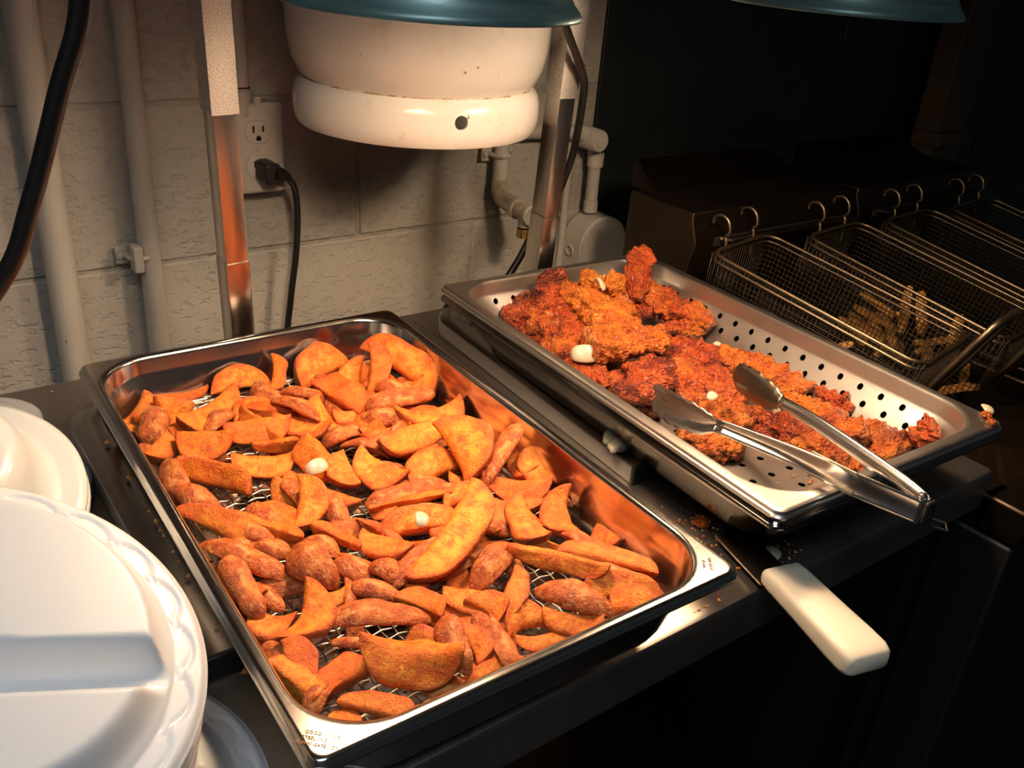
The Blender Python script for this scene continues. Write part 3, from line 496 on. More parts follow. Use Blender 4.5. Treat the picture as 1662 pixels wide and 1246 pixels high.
    (-0.0441, -0.0415, 0.9484, 0.991, 0.113, 0.066, -0.025, -0.33, 0.944, 0.0591, 0.0232, 'S', -1, 0.6909435304139504, 'reddish wedge, skin up, sixth from left in fifth row from the near rim'),
    (0.052, 0.19, 0.9471, 0.458, 0.886, 0.078, 0.209, -0.192, 0.959, 0.0507, 0.0191, 'S', -1, 1.152935445555182, 'dark brown wedge, skin up, sixth from right in row along the far rim'),
    (0.1127, 0.1252, 0.9508, 0.859, 0.485, 0.164, -0.052, -0.237, 0.97, 0.0674, 0.0207, 'E', 1, 0.49192162949148693, 'orange wedge, ridge up, rightmost in third row from the far rim'),
    (-0.0511, 0.0162, 0.9514, 0.058, 0.998, 0.01, 0.351, -0.03, 0.936, 0.0545, 0.0217, 'S', 1, 0.9797151008903219, 'reddish wedge, skin up, eighth from left in fifth row from the far rim'),
    (-0.1173, -0.0384, 0.9508, 0.905, 0.419, 0.073, 0.044, -0.263, 0.964, 0.0579, 0.0218, 'S', -1, 1.1426466326460223, 'dark brown wedge, skin up, second from left in fifth row from the near rim'),
    (0.0842, 0.0617, 0.9494, 0.465, 0.877, 0.124, -0.261, 0.002, 0.965, 0.0508, 0.0189, 'S', -1, 0.7769427170078591, 'reddish wedge, skin up, fourth from right in fourth row from the far rim'),
    (0.1219, -0.1705, 0.9503, -0.292, 0.934, 0.206, 0.187, -0.156, 0.97, 0.0735, 0.0227, 'S', 1, 0.6105187751348239, 'orange wedge, skin up, second from right in second row from the near rim'),
    (-0.1107, -0.021, 0.9512, 0.792, 0.61, -0.035, 0.014, 0.039, 0.999, 0.0673, 0.0238, 'S', -1, 1.1350208128510189, 'dark brown wedge, skin up, second from left in fifth row from the far rim'),
    (-0.1108, -0.0791, 0.9496, -0.965, 0.258, -0.051, -0.14, -0.338, 0.931, 0.0697, 0.0182, 'S', 1, 1.0547093878504858, 'dark brown wedge, skin up, fourth from left in fourth row from the near rim'),
    (0.1225, -0.2242, 0.946, 0.599, 0.778, -0.19, 0.024, 0.219, 0.975, 0.0523, 0.0218, 'S', 1, 0.8084974926254768, 'reddish wedge, skin up, rightmost in row along the near rim'),
    (-0.0159, -0.174, 0.9466, -0.732, 0.68, -0.049, -0.057, 0.011, 0.998, 0.053, 0.0218, 'F', 1, 0.5256422105023868, 'orange wedge, cut face up, ninth from left in second row from the near rim'),
    (0.0669, 0.0104, 0.9485, 0.57, 0.807, 0.155, -0.371, 0.084, 0.925, 0.0631, 0.0212, 'S', -1, 0.5364739595689109, 'orange wedge, skin up, fourth from right in fifth row from the far rim'),
    (0.0201, 0.0216, 0.9472, -0.988, 0.134, -0.078, -0.07, 0.064, 0.996, 0.0583, 0.0198, 'S', -1, 1.0801710266834454, 'dark brown wedge, skin up, sixth from left in fourth row from the far rim'),
    (0.0514, 0.005, 0.9497, 0.663, 0.747, -0.037, 0.247, -0.172, 0.954, 0.0524, 0.0194, 'S', 1, 0.541194799192332, 'orange wedge, skin up, sixth from right in fifth row from the far rim'),
    (-0.101, 0.2127, 0.9462, 1.0, 0.018, 0.006, 0.001, -0.383, 0.924, 0.0556, 0.0195, 'E', -1, 0.5934379138502605, 'orange wedge, ridge up, third from left in row along the far rim'),
    (-0.1027, 0.1208, 0.9466, 0.977, 0.172, -0.126, 0.168, -0.264, 0.95, 0.0609, 0.0224, 'S', -1, 0.6745368630194675, 'reddish wedge, skin up, third from left in third row from the far rim'),
    (-0.0025, 0.1866, 0.9486, -0.662, 0.748, -0.04, -0.158, -0.088, 0.984, 0.0507, 0.0197, 'S', 1, 0.7652563240397727, 'reddish wedge, skin up, eighth from right in row along the far rim'),
    (0.0594, 0.1061, 0.9513, 0.542, 0.839, 0.054, 0.092, -0.122, 0.988, 0.0599, 0.0235, 'F', -1, 1.104894878718708, 'dark brown wedge, cut face up, ninth from right in third row from the far rim'),
    (0.12, 0.1389, 0.9503, 0.203, 0.978, -0.05, -0.423, 0.134, 0.896, 0.0731, 0.0197, 'S', 1, 0.816040795313201, 'reddish wedge, skin up, second from right in second row from the far rim'),
    (0.0692, 0.1311, 0.9501, -0.349, 0.934, -0.077, -0.135, 0.031, 0.99, 0.0629, 0.0235, 'E', -1, 0.8252977957990473, 'reddish wedge, ridge up, sixth from right in second row from the far rim'),
    (0.0415, -0.0125, 0.9517, -0.87, 0.482, -0.102, 0.011, 0.225, 0.974, 0.0549, 0.02, 'S', -1, 0.8330068690593919, 'reddish wedge, skin up, seventh from right in fifth row from the far rim'),
    (0.1121, 0.1771, 0.9518, 0.05, 0.99, -0.133, -0.115, 0.138, 0.984, 0.0623, 0.0203, 'E', -1, 0.8974445850153291, 'reddish wedge, ridge up, second from right in row along the far rim'),
    (0.0798, 0.1907, 0.9518, 0.994, 0.1, 0.037, 0.015, -0.48, 0.877, 0.0721, 0.0212, 'F', -1, 1.1643060188671108, 'dark brown wedge, cut face up, fourth from right in row along the far rim'),
    (0.0797, 0.1121, 0.9469, -0.834, 0.542, -0.1, -0.261, -0.227, 0.938, 0.0568, 0.0183, 'F', 1, 0.7528164214558029, 'reddish wedge, cut face up, sixth from right in third row from the far rim'),
    (0.0554, 0.0522, 0.9473, -0.796, 0.587, 0.151, 0.09, -0.132, 0.987, 0.0548, 0.0228, 'S', 1, 0.8008923559342844, 'reddish wedge, skin up, ninth from left in fourth row from the far rim'),
    (-0.0433, -0.1156, 0.9484, 0.916, 0.402, 0.011, 0.243, -0.575, 0.781, 0.0665, 0.0222, 'S', -1, 0.4768831494900835, 'orange wedge, skin up, eighth from left in third row from the near rim'),
    (0.0905, -0.0831, 0.9503, -0.924, 0.377, -0.061, -0.105, -0.098, 0.99, 0.0597, 0.0184, 'F', 1, 0.9803840571987332, 'reddish wedge, cut face up, third from right in fourth row from the near rim'),
    (0.081, 0.0817, 0.9486, -0.833, 0.535, 0.138, 0.031, -0.204, 0.979, 0.0536, 0.019, 'E', -1, 1.0841837611274618, 'dark brown wedge, ridge up, fifth from right in third row from the far rim'),
    (-0.0334, 0.0195, 0.9475, -0.425, 0.905, -0.002, -0.165, -0.075, 0.983, 0.072, 0.0197, 'F', 1, 0.8106748031297961, 'reddish wedge, cut face up, ninth from right in fifth row from the far rim'),
    (0.0688, 0.0628, 0.9468, 0.834, 0.544, 0.092, 0.19, -0.44, 0.877, 0.0518, 0.0225, 'S', 1, 0.4644836217488808, 'orange wedge, skin up, ninth from right in fourth row from the far rim'),
    (-0.0098, -0.1927, 0.9492, 0.638, 0.764, 0.095, -0.309, 0.141, 0.94, 0.0646, 0.0196, 'S', 1, 0.4815958583293789, 'orange wedge, skin up, eighth from right in row along the near rim'),
    (-0.0344, 0.1289, 0.9504, -0.305, 0.931, 0.199, -0.259, -0.282, 0.924, 0.0687, 0.0231, 'E', 1, 0.5319478031829729, 'orange wedge, ridge up, fifth from left in second row from the far rim'),
    (0.0661, -0.0848, 0.9462, 0.788, 0.615, -0.018, 0.06, -0.048, 0.997, 0.0543, 0.0202, 'E', -1, 0.6914887626643543, 'reddish wedge, ridge up, fifth from right in fourth row from the near rim'),
    (0.1203, 0.2097, 0.9506, 0.97, 0.243, -0.012, 0.03, -0.074, 0.997, 0.0538, 0.0223, 'S', -1, 1.121773165278648, 'dark brown wedge, skin up, rightmost in row along the far rim'),
    (0.1048, -0.0084, 0.9489, -0.989, 0.111, 0.099, 0.031, -0.496, 0.868, 0.0653, 0.019, 'S', -1, 0.7855350743474355, 'reddish wedge, skin up, rightmost in fifth row from the far rim'),
    (0.0082, -0.149, 0.9503, 0.131, 0.99, -0.046, -0.19, 0.07, 0.979, 0.0552, 0.0219, 'F', 1, 0.9969258595964077, 'reddish wedge, cut face up, eighth from right in third row from the near rim'),
    (0.0843, 0.0039, 0.948, -0.727, 0.685, 0.041, -0.219, -0.289, 0.932, 0.06, 0.0228, 'S', -1, 0.7505980275084658, 'reddish wedge, skin up, third from right in fifth row from the far rim'),
    (-0.0255, -0.2228, 0.9504, 0.899, 0.417, 0.132, -0.125, -0.044, 0.991, 0.0542, 0.0224, 'E', -1, 0.6940401362946022, 'reddish wedge, ridge up, ninth from left in row along the near rim'),
    (-0.0867, -0.0131, 0.9502, -0.185, 0.971, 0.154, -0.269, -0.201, 0.942, 0.0692, 0.0206, 'S', -1, 0.533444768078561, 'orange wedge, skin up, fifth from left in fifth row from the far rim'),
    (0.0829, 0.1892, 0.9467, -0.968, 0.244, -0.057, -0.095, -0.149, 0.984, 0.0568, 0.0207, 'F', -1, 0.6074174794020772, 'orange wedge, cut face up, third from right in row along the far rim'),
    (0.0586, 0.0874, 0.9516, 0.854, 0.509, 0.108, 0.01, -0.223, 0.975, 0.0515, 0.0217, 'E', -1, 0.8507019704670546, 'reddish wedge, ridge up, ninth from left in third row from the far rim'),
    (0.0252, -0.0508, 0.9504, -0.989, 0.087, 0.118, 0.108, -0.112, 0.988, 0.0658, 0.0215, 'S', -1, 0.8117809723257768, 'reddish wedge, skin up, eighth from right in fifth row from the near rim'),
    (-0.0536, -0.0775, 0.9477, -0.4, 0.907, -0.134, -0.155, 0.077, 0.985, 0.0675, 0.0198, 'E', -1, 0.8257404295711307, 'reddish wedge, ridge up, eighth from left in fourth row from the near rim'),
    (0.0641, -0.0844, 0.948, -0.363, 0.912, -0.188, -0.322, 0.067, 0.944, 0.0587, 0.0193, 'S', 1, 1.1922920659669805, 'dark brown wedge, skin up, sixth from right in fourth row from the near rim'),
]
CHICKEN = [
    (0.3247, 0.2431, 0.955, 0.3762, 0.24, 0.97, 0.0336, 0.8, 1.1, 'dark red crispy end sticking out against the far left wall of the perforated pan'),
    (0.3361, 0.2412, 0.945, 0.3382, 0.1799, 0.945, 0.0254, 0.8, 0.9, 'small red strip tucked under the far left dark piece beside the pan wall'),
    (0.3847, 0.2388, 1.005, 0.3512, 0.1956, 0.962, 0.0255, 0.9, 1.1, 'knobbly dark red fillet end standing up left of the golden pieces'),
    (0.3692, 0.2185, 0.962, 0.3284, 0.1114, 0.95, 0.0538, 0.7, 0.7, 'broad red crusted fillet sloping down the left side of the heap'),
    (0.4007, 0.2376, 0.98, 0.3973, 0.1006, 0.975, 0.043, 0.75, 0.3, 'orange fillet with torn crust and white flesh on top of the heap'),
    (0.438, 0.237, 0.985, 0.4598, 0.1963, 0.99, 0.0343, 0.8, 0, 'small golden piece with a white onion at the back of the heap'),
    (0.4602, 0.2334, 0.97, 0.4381, 0.1628, 0.965, 0.0389, 0.7, 0.15, 'yellow fillet end just below the small golden piece'),
    (0.3306, 0.0939, 0.97, 0.4153, 0.0765, 0.975, 0.0472, 0.85, 0.25, 'thick orange chunk with a pale side lying across the front of the heap'),
    (0.5236, 0.2274, 1.015, 0.473, 0.1767, 0.98, 0.0284, 0.9, 1.0, 'tall dark red strip standing upright highest in the pan'),
    (0.4978, 0.2069, 0.975, 0.5216, 0.1007, 0.962, 0.0436, 0.75, 0.7, 'long ragged fillet running right from the tall upright strip'),
    (0.4928, 0.2222, 0.96, 0.4811, 0.1604, 0.958, 0.0269, 0.8, 1.4, 'dark charred scrap in the gap behind the torn orange fillet'),
    (0.5161, 0.1577, 0.95, 0.5207, 0.1027, 0.95, 0.0343, 0.8, 0.6, 'ragged crusty fillet end with a hole nearest the right perforated wall'),
    (0.3139, 0.1109, 0.948, 0.3368, 0.045, 0.945, 0.0327, 0.8, 1.0, 'red strip lying along the left wall below the onion'),
    (0.3024, 0.0044, 0.96, 0.3958, 0.0454, 0.96, 0.0383, 0.85, 1.5, 'charred crispy lump in the middle left of the pan'),
    (0.4504, 0.0966, 0.95, 0.4467, 0.0159, 0.95, 0.05, 0.8, 1.3, 'dark red fillet in the shadow right of the charred lump'),
    (0.4816, 0.0477, 0.948, 0.5124, -0.0602, 0.95, 0.0411, 0.9, 0.45, 'long orange tender lying beside the right perforated wall'),
    (0.3932, 0.0371, 0.952, 0.4094, -0.0505, 0.952, 0.0493, 0.8, 0.75, 'wide rough fillet between the charred lump and the long tender'),
    (0.3831, -0.0092, 0.95, 0.3821, -0.0835, 0.95, 0.0411, 0.8, 0.6, 'orange fillet lying between the two tong heads'),
    (0.345, -0.0478, 0.942, 0.3519, -0.1063, 0.942, 0.037, 0.8, 0.7, 'orange fillet under the left tong arm with a white scrap on it'),
    (0.4122, -0.0574, 0.942, 0.4242, -0.1352, 0.942, 0.0367, 0.85, 0.9, 'red brown tender in the middle under the right tong head'),
    (0.4198, -0.1233, 0.942, 0.4302, -0.1895, 0.94, 0.0304, 0.85, 0.5, 'orange tender between the tong arms nearest the front rim'),
    (0.488, -0.0602, 0.942, 0.4902, -0.1317, 0.942, 0.0304, 0.85, 0.25, 'golden tender lying right of the tong arm'),
    (0.4793, -0.1172, 0.948, 0.4781, -0.1623, 0.948, 0.0291, 0.9, 0.8, 'curled dark orange piece touching the right tong arm'),
    (0.5096, -0.1363, 0.942, 0.4836, -0.1945, 0.942, 0.0328, 0.9, 0.6, 'orange tender end near the front right of the pan'),
    (0.5146, -0.1951, 0.95, 0.5243, -0.2006, 0.975, 0.0239, 0.9, 0.6, 'crusty strip leaning in the front right corner of the pan'),
    (0.5211, -0.0724, 0.948, 0.5198, -0.1111, 0.948, 0.0162, 0.9, 1.0, 'small crispy scrap beside the right wall below the long tender'),
    (0.3439, -0.0393, 0.938, 0.3486, -0.1091, 0.936, 0.0223, 0.8, 0.9, 'red strip against the left wall under the left tong arm'),
    (0.3339, 0.0497, 0.945, 0.3357, -0.0066, 0.943, 0.0303, 0.8, 1.0, 'dark red strip along the left wall beside the scalloped tong head'),
    (0.5095, -0.1586, 0.932, 0.5086, -0.1874, 0.932, 0.022, 0.5, 0.2, 'thin flake of pale flesh and crust near the front right corner'),
]

# ------------------------------------------------------------------ the setting
TOP = 0.900                       # counter top
WY = 0.5935                       # face of the block wall
def struct(name, mb, material, **kw):
    o = obj(name, mb, material, **kw); o['kind'] = 'structure'; return o
b = MB(); b.box((.8, -.4, -.02), (5.2, 4.4, .04)); struct('floor', b, M['floor'], smooth=0)
b = MB(); b.box((.8, -.4, 2.62), (5.2, 4.4, .04)); struct('ceiling', b, M['room_paint'], smooth=0)
b = MB(); b.box((-1.82, -.4, 1.3), (.04, 4.4, 2.6)); struct('wall_left', b, M['room_paint'], smooth=0)
b = MB(); b.box((-.524, WY + .0423, 1.3), (2.53, .08, 2.6)); wall = struct('wall_back', b, M['mortar'], smooth=0)
# painted concrete blocks with recessed joints
bw, bh, joint = .4022, .1982, .0048
proto = None
r_ = random.Random(2)
zj = .1441 + .8055 + .002
for row in range(-5, 8):
    z0 = zj + row * .2032 + joint / 2
    off = 0.0 if row % 2 == 0 else .2035
    for colm in range(-5, 3):
        x0 = .3012 + joint / 2 + colm * .407 + off
        x1 = x0 + bw
        if x0 < -1.75 or x0 > .72: continue
        cut = min(x1, .741)
        if cut - x0 < .05: continue
        if proto is None or cut != x1:
            mb = MB(); mb.box((0, 0, 0), (cut - x0, .012, bh))
            o = obj('concrete_block', mb, M['block'], wall, ((x0 + cut) / 2, WY + .006, z0 + bh / 2), bevel=.0028, smooth=60)
            if cut == x1: proto = o
        else:
            o = proto.copy(); COL.objects.link(o); o.location = ((x0 + cut) / 2, WY + .006 + r_.uniform(-.0006, .0006), z0 + bh / 2)
# dark sheet steel behind the fryers, in seamed panels
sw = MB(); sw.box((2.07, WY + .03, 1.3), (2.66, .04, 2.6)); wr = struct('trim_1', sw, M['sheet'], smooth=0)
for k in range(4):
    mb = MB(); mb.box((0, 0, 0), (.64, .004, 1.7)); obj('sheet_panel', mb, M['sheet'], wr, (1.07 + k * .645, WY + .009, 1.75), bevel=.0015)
mb = MB(); mb.box((1.765, .553, 1.75), (.118, .06, 1.7)); mb.box((1.765, .545, 1.02), (.135, .07, .03))
struct('trim_2', mb, M['column'], bevel=.004)

# ------------------------------------------------------------------ pipes and conduits on the wall
def strap(parent, c, w, z, mtl='pipe'):
    mb = MB(); mb.box((0, .010, 0), (w, .003, .022)); 
    mb.tube([(-w / 4, .012, 0), (-w / 4, -.006, 0), (-w / 8, -.016, 0), (w / 8, -.016, 0), (w / 4, -.006, 0), (w / 4, .012, 0)], .004, 6, flat=1)
    s = obj('strap', mb, M[mtl], parent, (c[0], c[1], z))
    for sx in (-1, 1):
        mb = MB(); mb.lathe([(0.0005, -.004), (.0045, -.003), (.005, 0), (.005, .003)], (0, 0, 0), 10, True, True, 'Y'); obj('screw', mb, M['pipe'], s, (sx * w * .40, .008, 0))
    return s
def pipe(name, label, pts, r, cat='pipe', mtl='pipe', loc=None):
    b0 = Vector(loc or pts[0]); t = thing(name, label, cat, b0)
    mb = MB(); mb.tube([Vector(p) - b0 for p in pts], r, 20); obj('tube', mb, M[mtl], t); return t, b0
t, b0 = pipe('wall_pipe', 'thick cream painted pipe with chipped paint, leftmost on the block wall', [(-.111, .566, .05), (-.111, .566, 2.58)], .0175)
for z in (.78, 1.52):
    mb = MB(); mb.lathe([(.0176, -.02), (.0205, -.018), (.0205, .018), (.0176, .02)], n=20); obj('coupling', mb, M['pipe'], t, (0, 0, z - b0.z))
t, b0 = pipe('wall_pipe', 'thinner cream pipe with a clamp, second from left on the wall', [(-.006, .570, .05), (-.004, .570, 2.58)], .0132)
s = strap(t, (-.012, .004), .05, .9734 - b0.z); mb = MB(); mb.box((-.017, -.006, .9734 - b0.z), (.012, .022, .034)); obj('clamp', mb, M['pipe'], t, bevel=.002)
t, b0 = pipe('conduit', 'cream conduit running down into the wall outlet', [(.124, .566, 1.139), (.127, .566, 2.58)], .0105)
mb = MB(); mb.lathe([(.0105, -.016), (.0125, -.015), (.0125, .015), (.0105, .016)], n=18); obj('connector', mb, M['pipe'], t, (0, 0, .018))
mb = MB(); mb.lathe([(.0115, 0), (.0118, .001), (.0115, .002)], n=18); obj('gasket_line', mb, M['hole'], t, (0, 0, .036))
mb = MB(); mb.lathe([(.0008, -.004), (.005, -.003), (.0055, .003), (.003, .02)], (0, 0, 0), 12, True, True, 'Y'); obj('set_screw', mb, M['pipe'], t, (.016, -.010, .022))
t, b0 = pipe('conduit', 'thin cream conduit behind the right lamp post', [(.690, .5868, .05), (.690, .5868, 2.58)], .0060)
strap(t, (0, .004), .036, 1.1855 - b0.z)
t, b0 = pipe('conduit', 'cream conduit run with a round elbow above the conduit box',
   [(.556, .566, 1.096), (.60, .566, 1.094), (.686, .566, 1.088)], .0118)
mb = MB(); mb.tube([(.125, 0, -.008), (.140, -.001, -.010), (.153, -.003, -.017)], .0145, 16)
mb.lathe([(.001, -.030), (.016, -.030), (.0185, -.027), (.019, .012)], (.153, .000, -.019), 24, True, True, 'Y'); obj('elbow', mb, M['pipe'], t)
mb = MB(); mb.lathe([(.001, -.0325), (.009, -.0325), (.0095, -.030)], (.153, 0, -.019), 20, True, False, 'Y'); obj('elbow_cap', mb, M['pipe'], t)
mb = MB(); mb.tube([(.162, 0, -.028), (.172, 0, -.050), (.174, 0, -.146)], .0108, 16); obj('tube', mb, M['pipe'], t)
mb = MB(); mb.lathe([(.0109, -.012), (.0140, -.011), (.0140, .011), (.0109, .012)], (.173, 0, -.056), 20); obj('coupling', mb, M['pipe'], t)
mb = MB(); mb.lathe([(.0109, -.010), (.0125, -.009), (.0125, .009), (.0109, .010)], (.174, 0, -.136), 20); obj('connector', mb, M['pipe'], t)
# round-topped conduit box
t = thing('conduit_box', 'cream conduit box with a rounded top under the round elbow', 'junction box', (.742, .556, .842))
prof = [(-.05, 0), (.05, 0)] + [(.05 * math.cos(a), .060 + .046 * math.sin(a)) for a in [PI * k / 10 for k in range(11)]]
def ext(prof, y0, y1): return [[(x, y, z) for x, z in prof] for y in (y0, y1)]
mb = MB(); mb.loops(ext(prof, -.020, .030)); obj('body', mb, M['pipe'], t, bevel=.002)
mb = MB(); mb.loops(ext([(x * .97, z * .985 + .001) for x, z in prof], -.024, -.0205)); obj('cover', mb, M['pipe'], t, bevel=.001)
mb = MB(); mb.lathe([(.0085, -.0035), (.0095, -.002), (.0095, 0)], (-.05, 0, 0), 16, False, False, 'X'); obj('knockout_ring', mb, M['pipe'], t, (0, .006, .045))
# gas pipe with tee and brass outlet
t = thing('gas_pipe', 'cream gas pipe elbowing out under the white tank to a brass outlet', 'pipe', (.533, .566, 1.0))
mb = MB(); mb.tube([(0, 0, 1.4), (0, 0, .02), (0, -.004, .006), (0, -.016, -.004)], .0118, 18); obj('tube', mb, M['pipe'], t)
strap(t, (0, .004), .056, .062)
mb = MB(); mb.tube([(0, .001, .024), (0, -.002, .006), (.001, -.014, -.004), (.001, -.030, -.008)], [.0125, .0145, .0150, .0140], 18); obj('elbow', mb, M['fitting'], t)
mb = MB(); mb.tube([(.001, -.026, -.006), (.001, -.052, -.010)], .0150, 8); obj('hex_nut', mb, M['fitting'], t)
mb = MB(); mb.tube([(.001, -.050, -.009), (.001, -.090, -.013)], .0135, 16); mb.tube([(.001, -.070, -.010), (.001, -.072, -.032)], .0105, 16); obj('tee', mb, M['fitting'], t)
for y in (-.050, -.086):
    mb = MB(); mb.lathe([(.0138, -.004), (.0158, -.003), (.0162, 0), (.0156, .003), (.0138, .004)], (.001, y, -.010), 16, False, False, 'Y'); obj('thread_tape', mb, M['tape'], t)
mb = MB(); mb.lathe([(.0085, -.042), (.0115, -.042), (.0120, -.038), (.0112, -.036), (.0120, -.033), (.0112, -.031), (.0118, -.028)], (.001, -.072, -.006), 20, True, True); obj('brass_outlet', mb, M['brass'], t)

# ------------------------------------------------------------------ outlet with a plug in it
t = thing('wall_outlet', 'surface mounted duplex outlet box with a black plug in its lower socket', 'outlet', (.139, .560, 1.0455))
mb = MB(); mb.loops([rrect(.064, .110, .006, 0, 4), rrect(.064, .110, .006, .034, 4)]);
mb.v = [(x, .034 - z, y + .055) for x, y, z in mb.v]; obj('box', mb, M['outlet'], t, bevel=.001)
mb = MB(); mb.loops([rrect(.069, .114, .006, 0, 4), rrect(.069, .114, .006, .003, 4), rrect(.062, .107, .005, .0055, 4)])
mb.v = [(x, -z, y + .055) for x, y, z in mb.v]; cover = obj('cover_plate', mb, M['outlet'], t)
for k, z in enumerate((.077, .033)):
    pr = [(.0172 * math.cos(a), max(-.0140, min(.0140, .0172 * math.sin(a)))) for a in [2 * PI * i / 32 for i in range(32)]]
    mb = MB(); mb.loops([[(x, -.0050, y + z) for x, y in pr], [(x, -.0068, y + z) for x, y in pr], [(x * .95, -.0074, y * .95 + z) for x, y in pr]])
    rc = obj('receptacle', mb, M['outlet'], t)
    for sx, h in ((-.0064, .0085), (.0064, .0072)):
        mb = MB(); mb.box((sx, -.0074, z + .0035), (.0024, .0012, h)); obj('slot', mb, M['hole'], rc)
    mb = MB(); mb.tube([(0, -.0082, z - .0075), (0, -.0072, z - .0075)], .0030, 12); mb.box((0, -.0077, z - .0092), (.006, .001, .0028)); obj('ground_slot', mb, M['hole'], rc)
mb = MB(); mb.lathe([(.0002, -.0068), (.0024, -.0066), (.0028, -.0050)], (0, 0, .055), 12, True, False, 'Y'); obj('cover_screw', mb, M['outlet'], t)

def cord_thing(name, label, pts, r, n=8):
    P = catmull(pts, 8); b0 = P[0]; t = thing(name, label, 'cord', b0)
    mb = MB(); mb.tube([p - b0 for p in P], r, n); obj('cable', mb, M['cord'], t, smooth=180); return t, b0
t, b0 = cord_thing('power_cord', 'black power cord hanging from the plug in the wall outlet',
    [(.167, .534, 1.067), (.178, .536, 1.050), (.185, .546, 1.010), (.183, .55, .955), (.174, .552, .89), (.166, .555, .80), (.166, .56, .55), (.18, .56, .30)], .0046)
mb = MB()
mb.loops([[(.010 * sx, y, .0135 * sz) for sx, sz in ((-1, -.7), (-.7, -1), (.7, -1), (1, -.7), (1, .7), (.7, 1), (-.7, 1), (-1, .7))] for y in (.0165, .006)] +
         [[(.011 * sx + .004, y, .013 * sz - .002) for sx, sz in ((-1, -.7), (-.7, -1), (.7, -1), (1, -.7), (1, .7), (.7, 1), (-.7, 1), (-1, .7))] for y in (-.004, -.010)])
plug = obj('plug', mb, M['black'], t, Vector((.142, .536, 1.0755)) - b0, smooth=30, bevel=.002)
mb = MB(); mb.tube([(.006, -.006, -.001), (.016, -.005, -.003), (.026, -.002, -.009)], [.0095, .0085, .0060], 10); obj('strain_relief', mb, M['black'], plug)
cord_thing('lamp_cord', 'thick black cord hanging at the left in front of the wall pipes',
    [(-.170, -.03, 1.62), (-.1815, -.045, 1.40), (-.1866, -.05, 1.3337), (-.2027, -.05, 1.2896), (-.224, -.05, 1.2337), (-.2452, -.05, 1.192), (-.305, -.035, 1.12), (-.40, .00, 1.02), (-.47, .07, .93), (-.53, .13, .9065), (-.62, .20, .9065)], .0052)
cord_thing('lamp_cord', 'black cord looping behind the right lamp post down to the counter',
    [(.40, .20, 1.55), (.372, .262, 1.38), (.3809, .272, 1.3107), (.4010, .276, 1.2779), (.4225, .279, 1.2480), (.4440, .288, 1.2201), (.4602, .306, 1.1885), (.4784, .33, 1.1491), (.4935, .355, 1.1047), (.485, .37, 1.0483), (.4566, .372, 1.0099), (.4309, .374, .9628), (.40, .380, .922), (.372, .404, .9085), (.352, .426, .890), (.345, .436, .80)], .0050)

# ------------------------------------------------------------------ counter
t = thing('work_counter', 'dull stainless steel counter under the two food pans', 'counter', (-.3, .09, .0))
def top_slab(x0, x1, y0, y1):
    mb = MB(); cy = []
    prof = [(y1, -.03), (y1, -.003), (y1 - .003, 0), (y0 + .006, 0), (y0 + .002, -.0015), (y0, -.006), (y0, -.046), (y0 + .004, -.052), (y0 + .012, -.052), (y0 + .012, -.03)]
    mb.loops([[(x + .3, y - .09, TOP + z) for y, z in prof] for x in (x0, x1)]); return mb
obj('worktop', top_slab(-.95, .2775, -.2305, .412), M['counter'], t)
obj('worktop', top_slab(.2785, .633, -.2305, .412), M['counter'], t)
for x in (-.90, .59):
    for y in (-.20, .37):
        mb = MB(); mb.tube([(x + .3, y - .09, 0.004), (x + .3, y - .09, TOP - .03)], .019, 16); obj('leg', mb, M['fryer'], t)
mb = MB(); mb.box((.141, 0, .30), (1.5, .56, .025)); obj('undershelf', mb, M['fryer'], t, bevel=.003)
